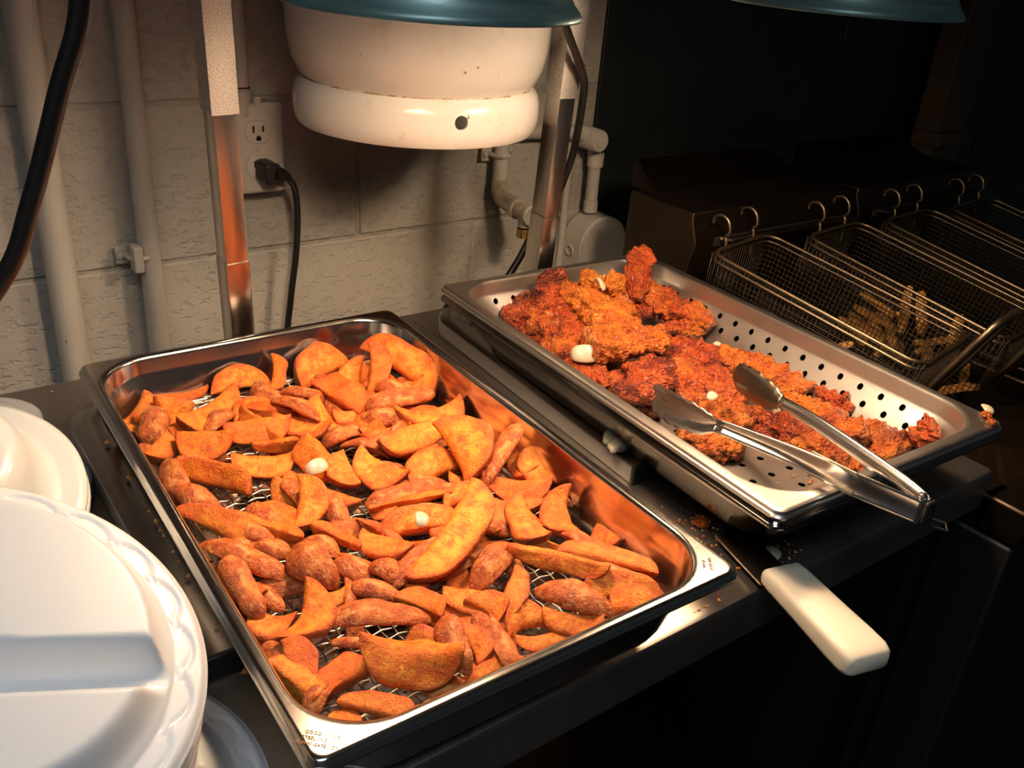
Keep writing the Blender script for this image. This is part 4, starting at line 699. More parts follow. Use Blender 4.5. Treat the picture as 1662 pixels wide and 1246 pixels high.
# ------------------------------------------------------------------ heat lamps
def heat_lamp(name, label, foot_x0, foot_x1, foot_yb, foot_yf, post, lampc, yaw, zj, lean):
    """U foot, telescoping post, arm, shade with bulb"""
    px, py = post
    t = thing(name, label, 'heat lamp', (px, py, TOP), 0)
    T = Matrix.Rotation(yaw, 4, 'Z')
    fw = .030
    # U shaped foot as a swept bar with rounded back corners
    R = .055; path = [(foot_x0, foot_yf)]
    for k in range(9):
        a = PI - PI / 2 * k / 8; path.append((foot_x0 + R + R * math.cos(a), foot_yb - R + R * math.sin(a)))
    for k in range(9):
        a = PI / 2 - PI / 2 * k / 8; path.append((foot_x1 - R + R * math.cos(a), foot_yb - R + R * math.sin(a)))
    path.append((foot_x1, foot_yf))
    L = []
    for i, (x, y) in enumerate(path):
        a = path[max(i - 1, 0)]; c = path[min(i + 1, len(path) - 1)]
        d = Vector((c[0] - a[0], c[1] - a[1], 0)).normalized(); nrm = Vector((-d.y, d.x, 0))   # outward (left of travel)
        P = Vector((x, y, 0))
        L.append([T @ (P + nrm * o + Vector((0, 0, z))) for o, z in ((0, .001), (0, .0185), (-.0015, .020), (-fw + .0015, .020), (-fw, .0185), (-fw, .001))])
    mb = MB(); mb.loops(L); ft = obj('foot', mb, M['foot'], t, smooth=50)
    ft.data.materials.append(M['foot_side_lit'])  # upright faces take the painted lit tone
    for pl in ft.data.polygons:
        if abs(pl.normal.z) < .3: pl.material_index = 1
    for x in (foot_x0 + fw / 2, foot_x1 - fw / 2):
        mb = MB(); mb.box(T @ Vector((x, foot_yf - .002, .0105)), (fw + .001, .005, .0205), mtx=T.to_3x3()); obj('end_cap', mb, M['black'], ft, bevel=.0015)
    for nm, w, d, z0, z1, mm in (('lower_tube', .0252, .030, .020, zj[0], 'post'), ('middle_tube', .0236, .028, .03, zj[1], 'post'), ('upper_sleeve', .0276, .031, zj[1], .78, 'sleeve')):
        mb = MB(); mb.loops([rrect(w, d, .0009, z0, 2), rrect(w, d, .0009, z1 - .0008, 2), rrect(w - .0014, d - .0014, .0008, z1, 2)]); obj(nm, mb, M[mm], t, smooth=30, rot=(.045, lean, 0))
    mb = MB(); mb.lathe([(.0005, -.018), (.006, -.018), (.006, -.004), (.0115, -.003), (.0115, .004), (.0005, .004)], (0, -.018, zj[0] + .05), 16, False, False, 'Y')
    lx, ly, lz = lampc[0] - px, lampc[1] - py, lampc[2] - TOP       # rim centre
    mb = MB(); mb.tube([(lean * .765, -.035, .765), (lx, ly, .765)], .011, 14); arm = obj('arm', mb, M['post'], t)
    mb = MB(); mb.tube([(lx, ly, .765), (lx, ly, lz + .19)], .006, 12); obj('hanger', mb, M['post'], t)
    ls = thing_part('lamp_head', t, (lx, ly, lz))
    outer = [(.100, 0), (.1005, .0015), (.0985, .0045), (.0945, .009), (.0915, .015), (.0898, .024), (.0885, .040), (.086, .060), (.079, .088), (.066, .112), (.048, .130), (.034, .140), (.030, .150), (.030, .185), (.026, .190), (.006, .192)]
    mb = MB(); mb.lathe(outer, (0, 0, 0), 72); sh = obj('shade', mb, M['teal'], ls, smooth=180)
    inner = [(r - .0016, z + .0006) for r, z in outer[:12]] + [(.001, .140)]
    mb = MB(); mb.lathe([(.1002, .0006), (.0990, .0002)] + inner[1:], (0, 0, 0), 72); obj('reflector', mb, M['reflector'], ls, smooth=180)
    mb = MB(); mb.lathe([(.0005, .070), (.030, .072), (.050, .079), (.056, .090), (.050, .104), (.030, .122), (.016, .138)], (0, 0, 0), 32); obj('bulb', mb, M['bulb'], ls, smooth=180)
    return t, ls
def thing_part(name, parent, loc):
    # a small socket mesh that carries the head's pieces
    mb = MB(); mb.lathe([(.0005, .136), (.020, .136), (.020, .150), (.0005, .150)], (0, 0, 0), 20); return obj(name, mb, M['reflector'], parent, loc)
LAMPS = [((.0415, -.0146, .5241 + .8055), 'left'), ((.4217, -.0604, .5349 + .8055), 'right')]
heat_lamp('heat_lamp', 'teal shaded heat lamp above the wedges with its post left of the tank', -.1920, .1980, -.005, -.415, (.0175, .325), LAMPS[0][0], 0, (.1495, .3015), -.035)
heat_lamp('heat_lamp', 'teal shaded heat lamp above the chicken with its post right of the tank', -.1435, .1900, .045, -.385, (.4265, .325), LAMPS[1][0], -.050, (.1515, .3005), .010)
for (c, side), dz in zip(LAMPS, (.055, .026)):
    light('heat_bulb_light', 'POINT', (c[0], c[1], c[2] + dz), LAMP_POWER, LAMP_COLOR, .034)

# ------------------------------------------------------------------ white tank on the wall behind
t = thing('suppression_tank', 'white enamel cylinder tank with a holed foot ring hanging behind the lamps', 'tank', (.274, .390, 1.15))
body = [(.001, .046), (.10, .049), (.125, .054), (.138, .066), (.1462, .083), (.1508, .106), (.1524, .133), (.1524, .50), (.149, .54), (.138, .575), (.115, .605), (.07, .63), (.03, .637), (.03, .68), (.001, .68)]
mb = MB(); mb.lathe(body, (0, 0, 0), 96); obj('tank_body', mb, M['enamel'], t, smooth=180)
ring = [(.1350, .0625), (.1385, .0600), (.1425, .0545), (.1448, .0460), (.1456, .0360), (.1452, .0260), (.1432, .0165), (.1398, .0110), (.134, .0095), (.131, .012)]
mb = MB(); mb.lathe(ring, (0, 0, 0), 128); fr = obj('foot_ring', mb, M['enamel'], t, smooth=180, solid=.003, offset=-1)
mb = MB(); mb.lathe([(.1345, .0605), (.1362, .0625), (.1345, .0645)], n=96); obj('seam_rust', mb, M['seam'], t, smooth=180)
cut = MB()
az0 = math.atan2(-.147, -.031)
for k in range(4):
    a = az0 + k * PI / 2; d = Vector((math.cos(a), math.sin(a), 0)); c = Vector((0, 0, .0400))
    cut.tube([c + d * .12, c + d * .17], .0076, 20)
boolean_cut(fr, cut)
mb = MB(); mb.box((0, .170, .30), (.10, .064, .05)); mb.box((0, .170, .12), (.10, .064, .05)); obj('wall_bracket', mb, M['fryer'], t)
for z in (.12, .30):
    mb = MB(); mb.lathe([(.1528, z - .012), (.1542, z - .012), (.1542, z + .012), (.1528, z + .012)] if z > .2 else [(.1, z + .3), (.1, z + .301)], (0, 0, .12), 72); 
    if z > .2: obj('strap', mb, M['fryer'], t)

# ------------------------------------------------------------------ steam table pans
PA = (0.0, 0.0, TOP + .020); PA_YAW = -.0176
PB = (.3999, .0138, TOP + .020); PB_YAW = -.0342
def pan_loops(depth, lipdrop=.007, W=.325, L=.530, wall=.0115, rc=.052, taper=.012):
    zt = depth
    n = 10; O = []
    ow, ol = W, L
    O.append(rrect(ow, ol, .0105, zt - lipdrop, n)); O.append(rrect(ow, ol, .0105, zt - lipdrop + .0015, n))
    O.append(rrect(ow - .0022, ol - .0022, .0100, zt - lipdrop + .0030, n))
    O.append(rrect(ow - .0036, ol - .0036, .0095, zt - .0035, n)); O.append(rrect(ow - .0052, ol - .0052, .0090, zt - .0010, n))
    O.append(rrect(ow - .0088, ol - .0088, .0085, zt, n)); O.append(rrect(ow - .0112, ol - .0112, .0080, zt, n))
    iw, il = W - 2 * wall, L - 2 * wall
    O.append(rrect(iw + .0092, il + .0092, rc + .001, zt, n)); O.append(rrect(iw + .006, il + .006, rc, zt, n)); O.append(rrect(iw + .002, il + .002, rc - .001, zt - .0008, n)); O.append(rrect(iw - .0006, il - .0006, rc - .002, zt - .0035, n))
    bw_, bl = iw - 2 * taper, il - 2 * taper
    step = .016
    O.append(rrect(iw - .002, il - .002, rc - .003, zt - step, n)); O.append(rrect(iw - .005, il - .005, rc - .004, zt - step - .003, n))
    O.append(rrect(bw_ + .004, bl + .004, rc - .006, .014, n)); O.append(rrect(bw_ - .002, bl - .002, rc - .008, .007, n))
    O.append(rrect(bw_ - .010, bl - .010, rc - .012, .002, n)); O.append(rrect(bw_ - .026, bl - .026, rc - .018, .0005, n))
    return O
def make_pan(name, label, loc, yaw, depth, mtl, **kw):
    t = thing(name, label, 'food pan', loc, yaw)
    mb = MB(); mb.loops(pan_loops(depth, **kw), False, True)
    o = obj('pan_shell', mb, M[mtl], t, smooth=50, solid=.0010, offset=0); return t, o
panA, shellA = make_pan('food_pan', 'shiny steel pan full of potato wedges on the left', PA, PA_YAW, .0650, 'pan', W=.331, L=.533)
lower, _ = make_pan('food_pan', 'tarnished solid steel pan nested underneath the perforated pan', PB, PB_YAW, .0640, 'pan_old', taper=.025)
panB, shellB = make_pan('perforated_pan', 'perforated steel pan holding the fried chicken on the right', (PB[0], PB[1], PB[2] + .0095), PB_YAW, .0640, 'pan_perf', wall=.0135, taper=.0245)
cut = MB()
rx, ry = .1485 - .010, .2515 - .010
for k in range(17):
    y = (k - 8) * .0262
    for row, z in enumerate((.026, .039)):
        yy = y + (.0131 if row else 0)
        if abs(yy) > .205: continue
        for s in (-1, 1): cut.tube([(s * .110, yy, z), (s * .160, yy, z)], .0034, 12)
for k in range(9):
    x = (k - 4) * .0262
    for row, z in enumerate((.026, .039)):
        xx = x + (.0131 if row else 0)
        if abs(xx) > .10: continue
        for s in (-1, 1): cut.tube([(xx, s * .22, z), (xx, s * .262, z)], .0034, 12)
for i in range(-3, 4):
    for j in range(-7, 8):
        cut.tube([(i * .026 + (.013 if j % 2 else 0) - .006, j * .0262, -.01), (i * .026 + (.013 if j % 2 else 0) - .006, j * .0262, .006)], .0037, 12)
boolean_cut(shellB, cut)
# stamped lettering on the wedge pan's flange
def text(s, size, parent, loc, rz, name):
    cu = bpy.data.curves.new('lettering', 'FONT'); cu.body = s; cu.size = size; cu.extrude = .00012; cu.resolution_u = 2
    cu.align_x = 'CENTER'; cu.align_y = 'CENTER'
    o = bpy.data.objects.new('lettering', cu); COL.objects.link(o); bpy.context.view_layer.update()
    me = bpy.data.meshes.new_from_object(o.evaluated_get(bpy.context.evaluated_depsgraph_get())); bpy.data.objects.remove(o)
    me.materials.clear(); me.materials.append(M['text'])
    return link(name, me, parent, loc, (0, 0, rz))
text('GN 1/1-U', .0036, panA, (.1490, -.2492, .0657), -2.24, 'stamped_lettering')
text('65 mm', .0032, panA, (.1448, -.2470, .0657), -2.24, 'stamped_lettering')
for k, (s, dx) in enumerate((('GOOD      INC.', 0), ('STEEL  N.S.  1/1', -.0004), ('DISHW.-SAFE - GN', -.0009))):
    text(s, .0031, panA, (-.1502 - k * .0026 + dx, -.2484 - k * .0027 - dx, .0657), -.76, 'stamped_lettering')

# woven draining rack inside the wedge pan
rk = thing('draining_rack', 'woven wire rack under the potato wedges in the left pan', 'rack', (PA[0], PA[1], PA[2] + .0165), PA_YAW)
RW, RL, PIT = .262, .468, .0088
mb = MB(); nx, ny = int(RW / PIT), int(RL / PIT)
for i in range(nx + 1):
    x = -RW / 2 + i * PIT
    mb.tube([(x, -RL / 2 + j * PIT, .0011 * (1 if (i + j) % 2 else -1)) for j in range(ny + 1)], .00075, 4)
for j in range(ny + 1):
    y = -RL / 2 + j * PIT
    mb.tube([(-RW / 2 + i * PIT, y, .0011 * (-1 if (i + j) % 2 else 1)) for i in range(nx + 1)], .00075, 4)
tag(obj('wire_mesh', mb, M['wire'], rk, smooth=180), kind='stuff')
mb = MB(); mb.tube(rrect(RW + .004, RL + .004, .012, 0, 4), .0027, 10, closed=True); obj('border_rod', mb, M['wire'], rk, smooth=180)
for sx in (-.09, .09):
    for sy in (-.18, .18):
        mb = MB(); mb.tube([(sx - .01, sy, -.001), (sx - .01, sy, -.0125), (sx + .01, sy, -.0125), (sx + .01, sy, -.001)], .0016, 6); obj('rack_foot', mb, M['wire'], rk)

# ------------------------------------------------------------------ potato wedges
def set_look(me, cols):
    a = me.attributes.new('look', 'FLOAT_COLOR', 'POINT')
    a.data.foreach_set('color', [x for c in cols for x in (*c, 1.0)])
def wedge_mesh(L, R, alpha, rng, bend, blunt, tone, seed):
    """a wedge of a long potato: two cut faces meeting at an inner edge, curved skin outside.
    x runs along the wedge, the inner edge lies at the origin, the bisector points along -z"""
    nu = 21; h = alpha / 2
    sec = []                                  # (angle from -z, radius factor, skin)
    for k in range(5): sec.append((-h, k / 4 * .96, 0.0))
    for k in range(7): sec.append((-h + alpha * (k + .5) / 7, 1.0, 1.0))
    for k in range(4, 0, -1): sec.append((h, k / 4 * .96, 0.0))
    n = len(sec); vs = []; cols = []
    p1, p2 = rng.uniform(1.9, 4.6) * blunt, rng.uniform(1.9, 4.6) * blunt
    tw = rng.uniform(-.35, .35)
    sk = rng.uniform(-.12, .12); palef = rng.uniform(.2, 1.3) * (1.1 - tone)
    for i in range(nu):
        u = -1 + 2 * i / (nu - 1); u *= .995
        e = p1 if u < 0 else p2
        rad = R * (max(0.0, 1 - abs(u) ** e)) ** (1 / 2.0) * (1 + sk * u)
        rad = max(rad * (1 + .16 * noise.noise(Vector((u * 1.6, seed, 3.3)))), R * .20)
        x = u * L / 2
        bz = -bend * R * (1 - u * u)          # the inner edge dips towards the skin in the middle
        for a, f, s in sec:
            rr = rad * f
            aa = a + tw * u * .5
            y = math.sin(aa) * rr; z = -math.cos(aa) * rr + bz * (1 - f * .35)
            if f == 0: z -= rad * .05
            q = Vector((x * 38 + seed, y * 38, z * 38)); d = noise.noise(q) * .0026 + noise.noise(q * 2.6) * .0017
            nrm = Vector((0, math.sin(aa), -math.cos(aa))) if s else Vector((0, math.copysign(math.cos(aa), a), math.sin(abs(aa))))
            vs.append(Vector((x + d * .4, y, z)) + nrm * d)
            edge = 0.0 if s else (1.0 if f > .9 else 0.0)
            cols.append((s, min(1.0, tone * (1.0 if s == 0 else 1.0) + edge * .55 + (.5 if abs(u) > .85 else 0) + .5 * max(0, noise.noise(q * .8))), (0 if s else max(0.0, 1 - (2.1 * (f - .5)) ** 2) * (1 - u * u) * palef)))
    mb = MB(); mb.loops([vs[i * n:(i + 1) * n] for i in range(nu)])
    me = bpy.data.meshes.new('potato_wedge'); me.from_pydata([tuple(v) for v in mb.v], [], mb.f)
    b = bmesh.new(); b.from_mesh(me); bmesh.ops.recalc_face_normals(b, faces=b.faces); b.to_mesh(me); b.free()
    set_look(me, cols); me.materials.append(M['potato']); me.shade_smooth(); return me
rng = random.Random(11)
for i, (cx, cy, cz, a0, a1, a2, n0, n1, n2, L, w, ty, side, tone, label) in enumerate(WEDGES):
    alpha = math.radians(rng.uniform(64, 92)); ax = Vector((a0, a1, a2)); up = Vector((n0, n1, n2))
    if ty == 'F': R = w * 1.14; al = alpha; L *= 1.06
    elif ty == 'S': L *= 1.10; alpha = math.radians(rng.uniform(92, 112)); R = w / (2 * math.sin(alpha / 2)) * 1.12; al = alpha
    else: L *= 1.05; R = w / (2 * math.sin(alpha / 2)) * 1.15; al = alpha
    bend = rng.uniform(-.12, .20) if rng.random() < .8 else .32
    me = wedge_mesh(L, R, al, rng, bend, rng.uniform(.8, 1.35) * (.62 if ty == 'S' else 1.0), min(tone, 1.0) * .75 + rng.uniform(-.1, .1), i * 7.3)
    # local frame: mesh -z is the bisector (skin side), rotate it about x to show the right side
    up = Matrix.Rotation(rng.gauss(0, .24), 3, ax) @ up
    Y = up.cross(ax).normalized(); Zv = ax.cross(Y).normalized()
    F = Matrix((ax, Y, Zv)).transposed()
    if ty == 'F':   # one cut face looks along +Zv; the skin lies on the 'side' of the axis
        phi = side * (PI / 2 - al / 2)
        skin_dir = 1 if side > 0 else -1
        Rm = F @ Matrix.Rotation(phi, 3, 'X')
        # face centre should sit at the given centre: shift the inner edge away from the skin
        fd = Rm @ Vector((0, math.sin(al / 2 * skin_dir), -math.cos(al / 2)))
        best = None
        for s2 in (1, -1):
            for hs in (1, -1):
                Rt = F @ Matrix.Rotation(s2 * (PI / 2 - al / 2), 3, 'X')
                e = Rt @ Vector((0, hs * math.sin(al / 2), -math.cos(al / 2)))      # direction of one cut face
                o = Rt @ Vector((0, -hs * math.sin(al / 2), -math.cos(al / 2)))     # and of the other
                score = -abs(e.dot(Zv)) * 4 - o.dot(Zv) + side * e.dot(Y) * 2
                if best is None or score > best[0]: best = (score, Rt, e)
        _, Rm, e = best
        c = Vector((cx, cy, cz)) - e * (R * .46) - Zv * (-bend * R * .0)
    elif ty == 'S':
        Rm = F @ Matrix.Rotation(PI, 3, 'X'); c = Vector((cx, cy, cz)) - Zv * (R * .72)
    else:
        Rm = F; c = Vector((cx, cy, cz)) + Zv * (R * .40)
    o = link('potato_wedge', me, None, c); o.rotation_euler = Rm.to_euler()
    md = o.modifiers.new('subdivision', 'SUBSURF'); md.levels = 1; md.render_levels = 1
    tag(o, label, 'potato wedge', 'potato wedges in the left pan')

# ------------------------------------------------------------------ fried chicken
def lump_mesh(name, A, B, w, flat, tone, seed, rng, material, rough=1.0, nu=72, nv=50, pale=0.0, curve=None):
    """an irregular breaded strip along A-B, flattened, with torn edges"""
    A, B = Vector(A), Vector(B); c = (A + B) / 2; d = B - A; L = d.length + w * .22; ax = d.normalized()
    upv = Vector((0, 0, 1)); upv = (upv - ax * ax.dot(upv)); 
    if upv.length < .3: upv = Vector((-.4, -.8, .2)); upv = upv - ax * ax.dot(upv)
    upv.normalize(); sd = upv.cross(ax)
    cv = curve if curve is not None else rng.uniform(-.18, .18)
    e1, e2 = rng.uniform(2.2, 4.0), rng.uniform(2.2, 4.0)
    vs = []; cols = []
    for i in range(nu):
        u = -1 + 2 * i / (nu - 1); e = e1 if u < 0 else e2
        prof = max(0.0, 1 - abs(u * .998) ** e) ** .5
        wob = 1 + .28 * noise.noise(Vector((u * 2.1 + seed, seed * .7, 0)))
        off = noise.noise(Vector((u * 1.5 + seed * 1.3, 5.2, seed))) * w * .16 + cv * w * (1 - u * u)
        lift = noise.noise(Vector((u * 1.7 - seed, 9.1, seed))) * w * .10
        for j in range(nv):
            a = 2 * PI * j / nv
            y = math.cos(a) * w / 2 * prof * wob; z = math.sin(a) * w / 2 * flat * prof * (.85 + .3 * noise.noise(Vector((u * 2 + seed, 2.2, 7.7))))
            nrm = (sd * math.cos(a) + upv * math.sin(a) + ax * (u ** 3) * .8).normalized()
            p = ax * (u * L / 2) + sd * (y + off) + upv * (z + lift)
            q = p + Vector((seed, seed * 2, 0))
            big = noise.noise(q * 46) * .0042 * (w / .04) + noise.noise(q * 95) * .0034
            fin = noise.noise(q * 210) * .0022 + noise.noise(q * 430) * .0016
            ragged = max(0, noise.noise(q * 120) - .12) * .010 * rough
            disp = big + (fin + ragged + (.28 - abs(noise.noise(q * 64))) * .0060 + (.25 - abs(noise.noise(q * 150))) * .0034) * rough
            vs.append(c + p + nrm * disp)
            hollow_shade = max(0.0, min(1.0, -.35 - (big * .5 + fin) * 330 + tone * .30))  # shade painted into the hollows of the crust
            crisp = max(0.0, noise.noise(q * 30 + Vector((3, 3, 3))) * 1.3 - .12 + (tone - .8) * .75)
            cols.append((max(0, min(1, tone + .6 * noise.noise(q * 26))), max(0, min(1, pale + (noise.noise(q * 34) - .36) * 2.4 * (1 - min(tone, 1)))), max(0, min(1, hollow_shade * .7 + crisp))))
    mb = MB(); mb.loops([vs[i * nv:(i + 1) * nv] for i in range(nu)])
    me = bpy.data.meshes.new(name); base = c.copy(); base.z = min(v.z for v in vs)
    me.from_pydata([tuple(Vector(v) - base) for v in mb.v], [], mb.f)
    b = bmesh.new(); b.from_mesh(me); bmesh.ops.recalc_face_normals(b, faces=b.faces); b.to_mesh(me); b.free()
    set_look(me, cols); me.materials.append(material); me.shade_smooth(); return me, base
rng = random.Random(5)
for i, (ax_, ay, az, bx, by, bz, w, fl, tone, label) in enumerate(CHICKEN):
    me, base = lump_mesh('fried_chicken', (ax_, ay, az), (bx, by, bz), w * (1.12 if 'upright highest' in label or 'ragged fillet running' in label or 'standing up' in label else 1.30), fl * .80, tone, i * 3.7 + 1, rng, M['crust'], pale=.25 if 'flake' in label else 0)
    o = link('fried_chicken', me, None, base); tag(o, label, 'fried chicken', 'fried chicken pieces in the right pan')
    if 'white flesh on top' in label or 'pale side' in label or 'thin flake' in label or 'small golden' in label:
        A, B = Vector((ax_, ay, az)), Vector((bx, by, bz)); d = (B - A)
        P = A + d * (.05 if 'flesh on top' in label else .30); Q = P + d * .35
        sh = Vector((-.3, -.6, .7)).normalized() * w * .16
        m2, b2 = lump_mesh('exposed_flesh', P + sh, Q + sh, w * .42, .6, .2, i * 5.1, rng, M['fishtx'], rough=.25, nu=18, nv=14)
        f = link('exposed_flesh', m2, o, b2 - base); f['label'] = 'pale flesh showing through the crust'
# onions and loose scraps
def onion(label, loc, size, rz, tilt=0.3, group=None):
    rr = random.Random(hash(label) % 1 + len(label)); mb = MB(); L = []
    nu, nv = 9, 16
    for i in range(nu):                                    # a curved petal with thickness
        u = i / (nu - 1) * PI
        for _ in (0,): pass
        L.append([(-math.cos(u) * size * .62, math.cos(a) * size * .40 * (math.sin(u) ** .6 + .05),
                   (math.sin(a) * .16 * (math.sin(u) ** .6 + .05) + .22 * math.sin(u)) * size) for a in [2 * PI * k / nv for k in range(nv)]])
    mb.loops(L); o = obj('onion_piece', mb, M['oniontx'], None, loc, (tilt, 0, rz), smooth=180, sub=1)
    return tag(o, label, 'onion', group)
me, base = lump_mesh('onion_piece', (.2585, -.034, .929), (.2700, -.010, .9345), .0195, .75, 0, 4.4, random.Random(3), M['oniontx'], rough=.35, nu=22, nv=18)
tag(link('onion_piece', me, None, base), 'pale onion chunk sitting on the steel foot bar between the pans', 'onion')
onion('white onion slice under the thick orange chunk in the chicken', (.3195, .094, .9665), .026, -.5, .9)
onion('round white onion on the small golden piece at the back', (.4170, .190, .9985), .020, 1.2, .9)
onion('pale onion shred beside the long tender', (.4863, .050, .953), .026, .4, .7)
onion('tiny onion scrap near the left tong head', (.3643, -.0523, .972), .013, .4, .3)
onion('soft pale onion bit near the middle of the wedge pan', (-.0311, .0274, .9655), .017, .2, .6)
onion('small clear onion square in the middle of the wedges', (.0011, -.0881, .9725), .014, 1.0, .3)
onion('white onion flake on the front right corner of the perforated pan', (.5560, -.2330, .9950), .014, .8, .2)
onion('white scrap on the counter under the front of the chicken pans', (.292, -.206, .903), .020, .3, .2)
rng = random.Random(21)
for k, (x, y, s, lb) in enumerate(((.5430, -.2400, .010, 'orange crumb on the front right corner of the perforated pan'), (.5360, -.2500, .008, 'yellow crumb at the front edge of the perforated pan'),
                        (.2755, -.140, .016, 'large orange crumb on the counter between the pans'), (.284, -.184, .018, 'flat orange crumb on the counter near the white handle'))):
    z = TOP + .003 if k > 1 else .9956
    me, base = lump_mesh('breading_crumb', (x - s * .4, y, z), (x + s * .4, y + s * .2, z), s * .8, .5, .4, k * 2.2, rng, M['crust'], rough=.6, nu=14, nv=12)
    tag(link('breading_crumb', me, None, base), lb, 'crumb')
def crumbs(name, label, spots, seed, size=(.0007, .0022)):
    rr = random.Random(seed); mb = MB()
    for (x, y, z, sx, sy, n) in spots:
        for _ in range(n):
            g_ = lambda m_, s_: m_ + max(-1.7, min(1.7, rr.gauss(0, 1))) * s_
            c = Vector((g_(x, sx), max(g_(y, sy), -.221 if z == TOP else -.225), z)); s = rr.uniform(*size)
            vs = [c + Vector((rr.uniform(.5, 1.2) * s * dx, rr.uniform(.5, 1.2) * s * dy, rr.uniform(.5, 1.0) * s * dz + s * .5)) for dx, dy, dz in ((1, 0, 0), (-1, 0, 0), (0, 1, 0), (0, -1, 0), (0, 0, 1), (0, 0, -.6))]
            mb.add(vs, [(0, 2, 4), (2, 1, 4), (1, 3, 4), (3, 0, 4), (2, 0, 5), (1, 2, 5), (3, 1, 5), (0, 3, 5)])
    return tag(obj(name, mb, M['crumb'], smooth=0), label, 'crumbs', kind='stuff')
crumbs('loose_crumbs', 'loose breading crumbs on the counter between the two pans', [(.275, -.15, TOP, .018, .03, 90), (.30, -.195, TOP, .016, .012, 70), (.225, -.19, TOP, .02, .02, 25), (.19, -.225, TOP, .014, .003, 10), (-.17, .37, TOP, .04, .02, 5)], 3)
crumbs('loose_crumbs', 'loose crumbs along the top of the steel foot bar', [(.292, .06, TOP + .020, .004, .05, 14), (.282, -.03, TOP + .020, .006, .02, 10)], 5, (.0006, .0014))
crumbs('loose_crumbs', 'fried crumbs lying on the bottom of the wedge pan below the rack', [(-.05, .05, TOP + .0215, .06, .10, 260), (-.04, -.15, TOP + .0215, .05, .05, 120)], 7, (.001, .0042))
crumbs('loose_crumbs', 'crumbs scattered on the bottom of the perforated pan', [(.38, -.19, TOP + .031, .03, .02, 30), (.53, -.15, TOP + .031, .02, .03, 40)], 9, (.0008, .003))

# ------------------------------------------------------------------ tongs
def sweep(name, P, hs, bulge, out, mtl, parent, scallop=None, per=5):
    """a formed strip: P centre line, hs heights, bulge = how far the channel bows outward"""
    Q = catmull(P, per); m = len(Q); L = []
    for i, c in enumerate(Q):
        a = Q[max(i - 1, 0)]; b = Q[min(i + 1, m - 1)]; d = (b - a).normalized()
        s = d.cross(Vector((0, 0, 1))).normalized() * out
        up = s.cross(d).normalized(); up = up if up.z > 0 else -up
        u = i / (m - 1) * (len(P) - 1); k = min(int(u), len(P) - 2); f = u - k
        h = hs[k] * (1 - f) + hs[k + 1] * f; bl = bulge[k] * (1 - f) + bulge[k + 1] * f
        if scallop: h *= 1 + .13 * abs(math.sin(i * PI / 3.0)) * scallop
        L.append([c + s * bl * (1 - q * q) + up * h / 2 * q - s * bl * .5 for q in (-1, -.75, -.5, -.2, .2, .5, .75, 1)])
    mb = MB(); mb.loops(L, False, False, closed=False)
    return obj(name, mb, M[mtl], parent, smooth=70, solid=.0012, offset=0)
T0 = Vector((.3130, -.3108, 1.010))
tg = thing('tongs', 'stainless steel scalloped tongs lying across the chicken over the front rim', 'tongs', T0)
A = [Vector(p) - T0 for p in ((.3075, -.3127, 1.010), (.2975, -.270, 1.010), (.2930, -.2400, 1.010), (.2885, -.1885, 1.007), (.2790, -.1290, 1.003))]
Bp = [Vector(p) - T0 for p in ((.3178, -.3095, 1.010), (.3262, -.2812, 1.012), (.3490, -.1863, 1.010), (.3598, -.1362, 1.006))]
armA = sweep('arm', A, [.0205, .0215, .0205, .0165, .0125], [.0016, .0016, .0022, .0050, .0060], 1, 'tong', tg)
sweep('matte_grip', [A[1] * .72 + A[2] * .28 + Vector((-.0006, 0, 0)), A[1] * .35 + A[2] * .65 + Vector((-.0008, .004, 0)), A[2] + Vector((-.0008, .020, 0))], [.0216, .0214, .0206], [.0030, .0030, .0034], 1, 'tong_grip', armA)
armB = sweep('arm', Bp, [.0170, .0160, .0140, .0115], [.004, .0050, .0055, .0060], -1, 'tong', tg)
hA = [Vector(p) - T0 for p in ((.2790, -.1290, 1.003), (.2765, -.1120, 1.000), (.2762, -.0850, .997), (.2800, -.0580, .994), (.2835, -.0480, .993))]
hB = [Vector(p) - T0 for p in ((.3598, -.1362, 1.006), (.3640, -.1200, 1.003), (.3715, -.0900, 1.001), (.3770, -.0700, .999), (.3785, -.0640, .998))]
sweep('scalloped_head', hA, [.012, .026, .031, .028, .014], [.006, .007, .007, .006, .003], 1, 'tong', tg, scallop=1.0, per=6)
tag(sweep('scalloped_head', hB, [.012, .026, .031, .028, .014], [.006, .007, .007, .006, .003], -1, 'tong_dark', tg, scallop=1.0, per=6), 'dark scalloped head')
mb = MB(); mb.box((.001, .003, 0), (.012, .018, .012)); obj('pivot_spring', mb, M['tong_dark'], tg, bevel=.002)
mb = MB(); mb.lathe([(.0002, .0105), (.0030, .0098), (.0042, .0080), (.0042, -.0095), (.0002, -.0095)], (.0035, .006, 0), 14); obj('rivet', mb, M['tong'], tg)
mb = MB(); mb.box((.0, -.0035, 0), (.013, .004, .019)); obj('end_cap', mb, M['black'], tg, bevel=.002)
mb = MB(); mb.tube([(.004, -.006, -.006), (.010, -.014, -.007), (.003, -.020, -.008), (-.003, -.012, -.007)], .0008, 6, closed=True); obj('hanging_ring', mb, M['wire'], tg)

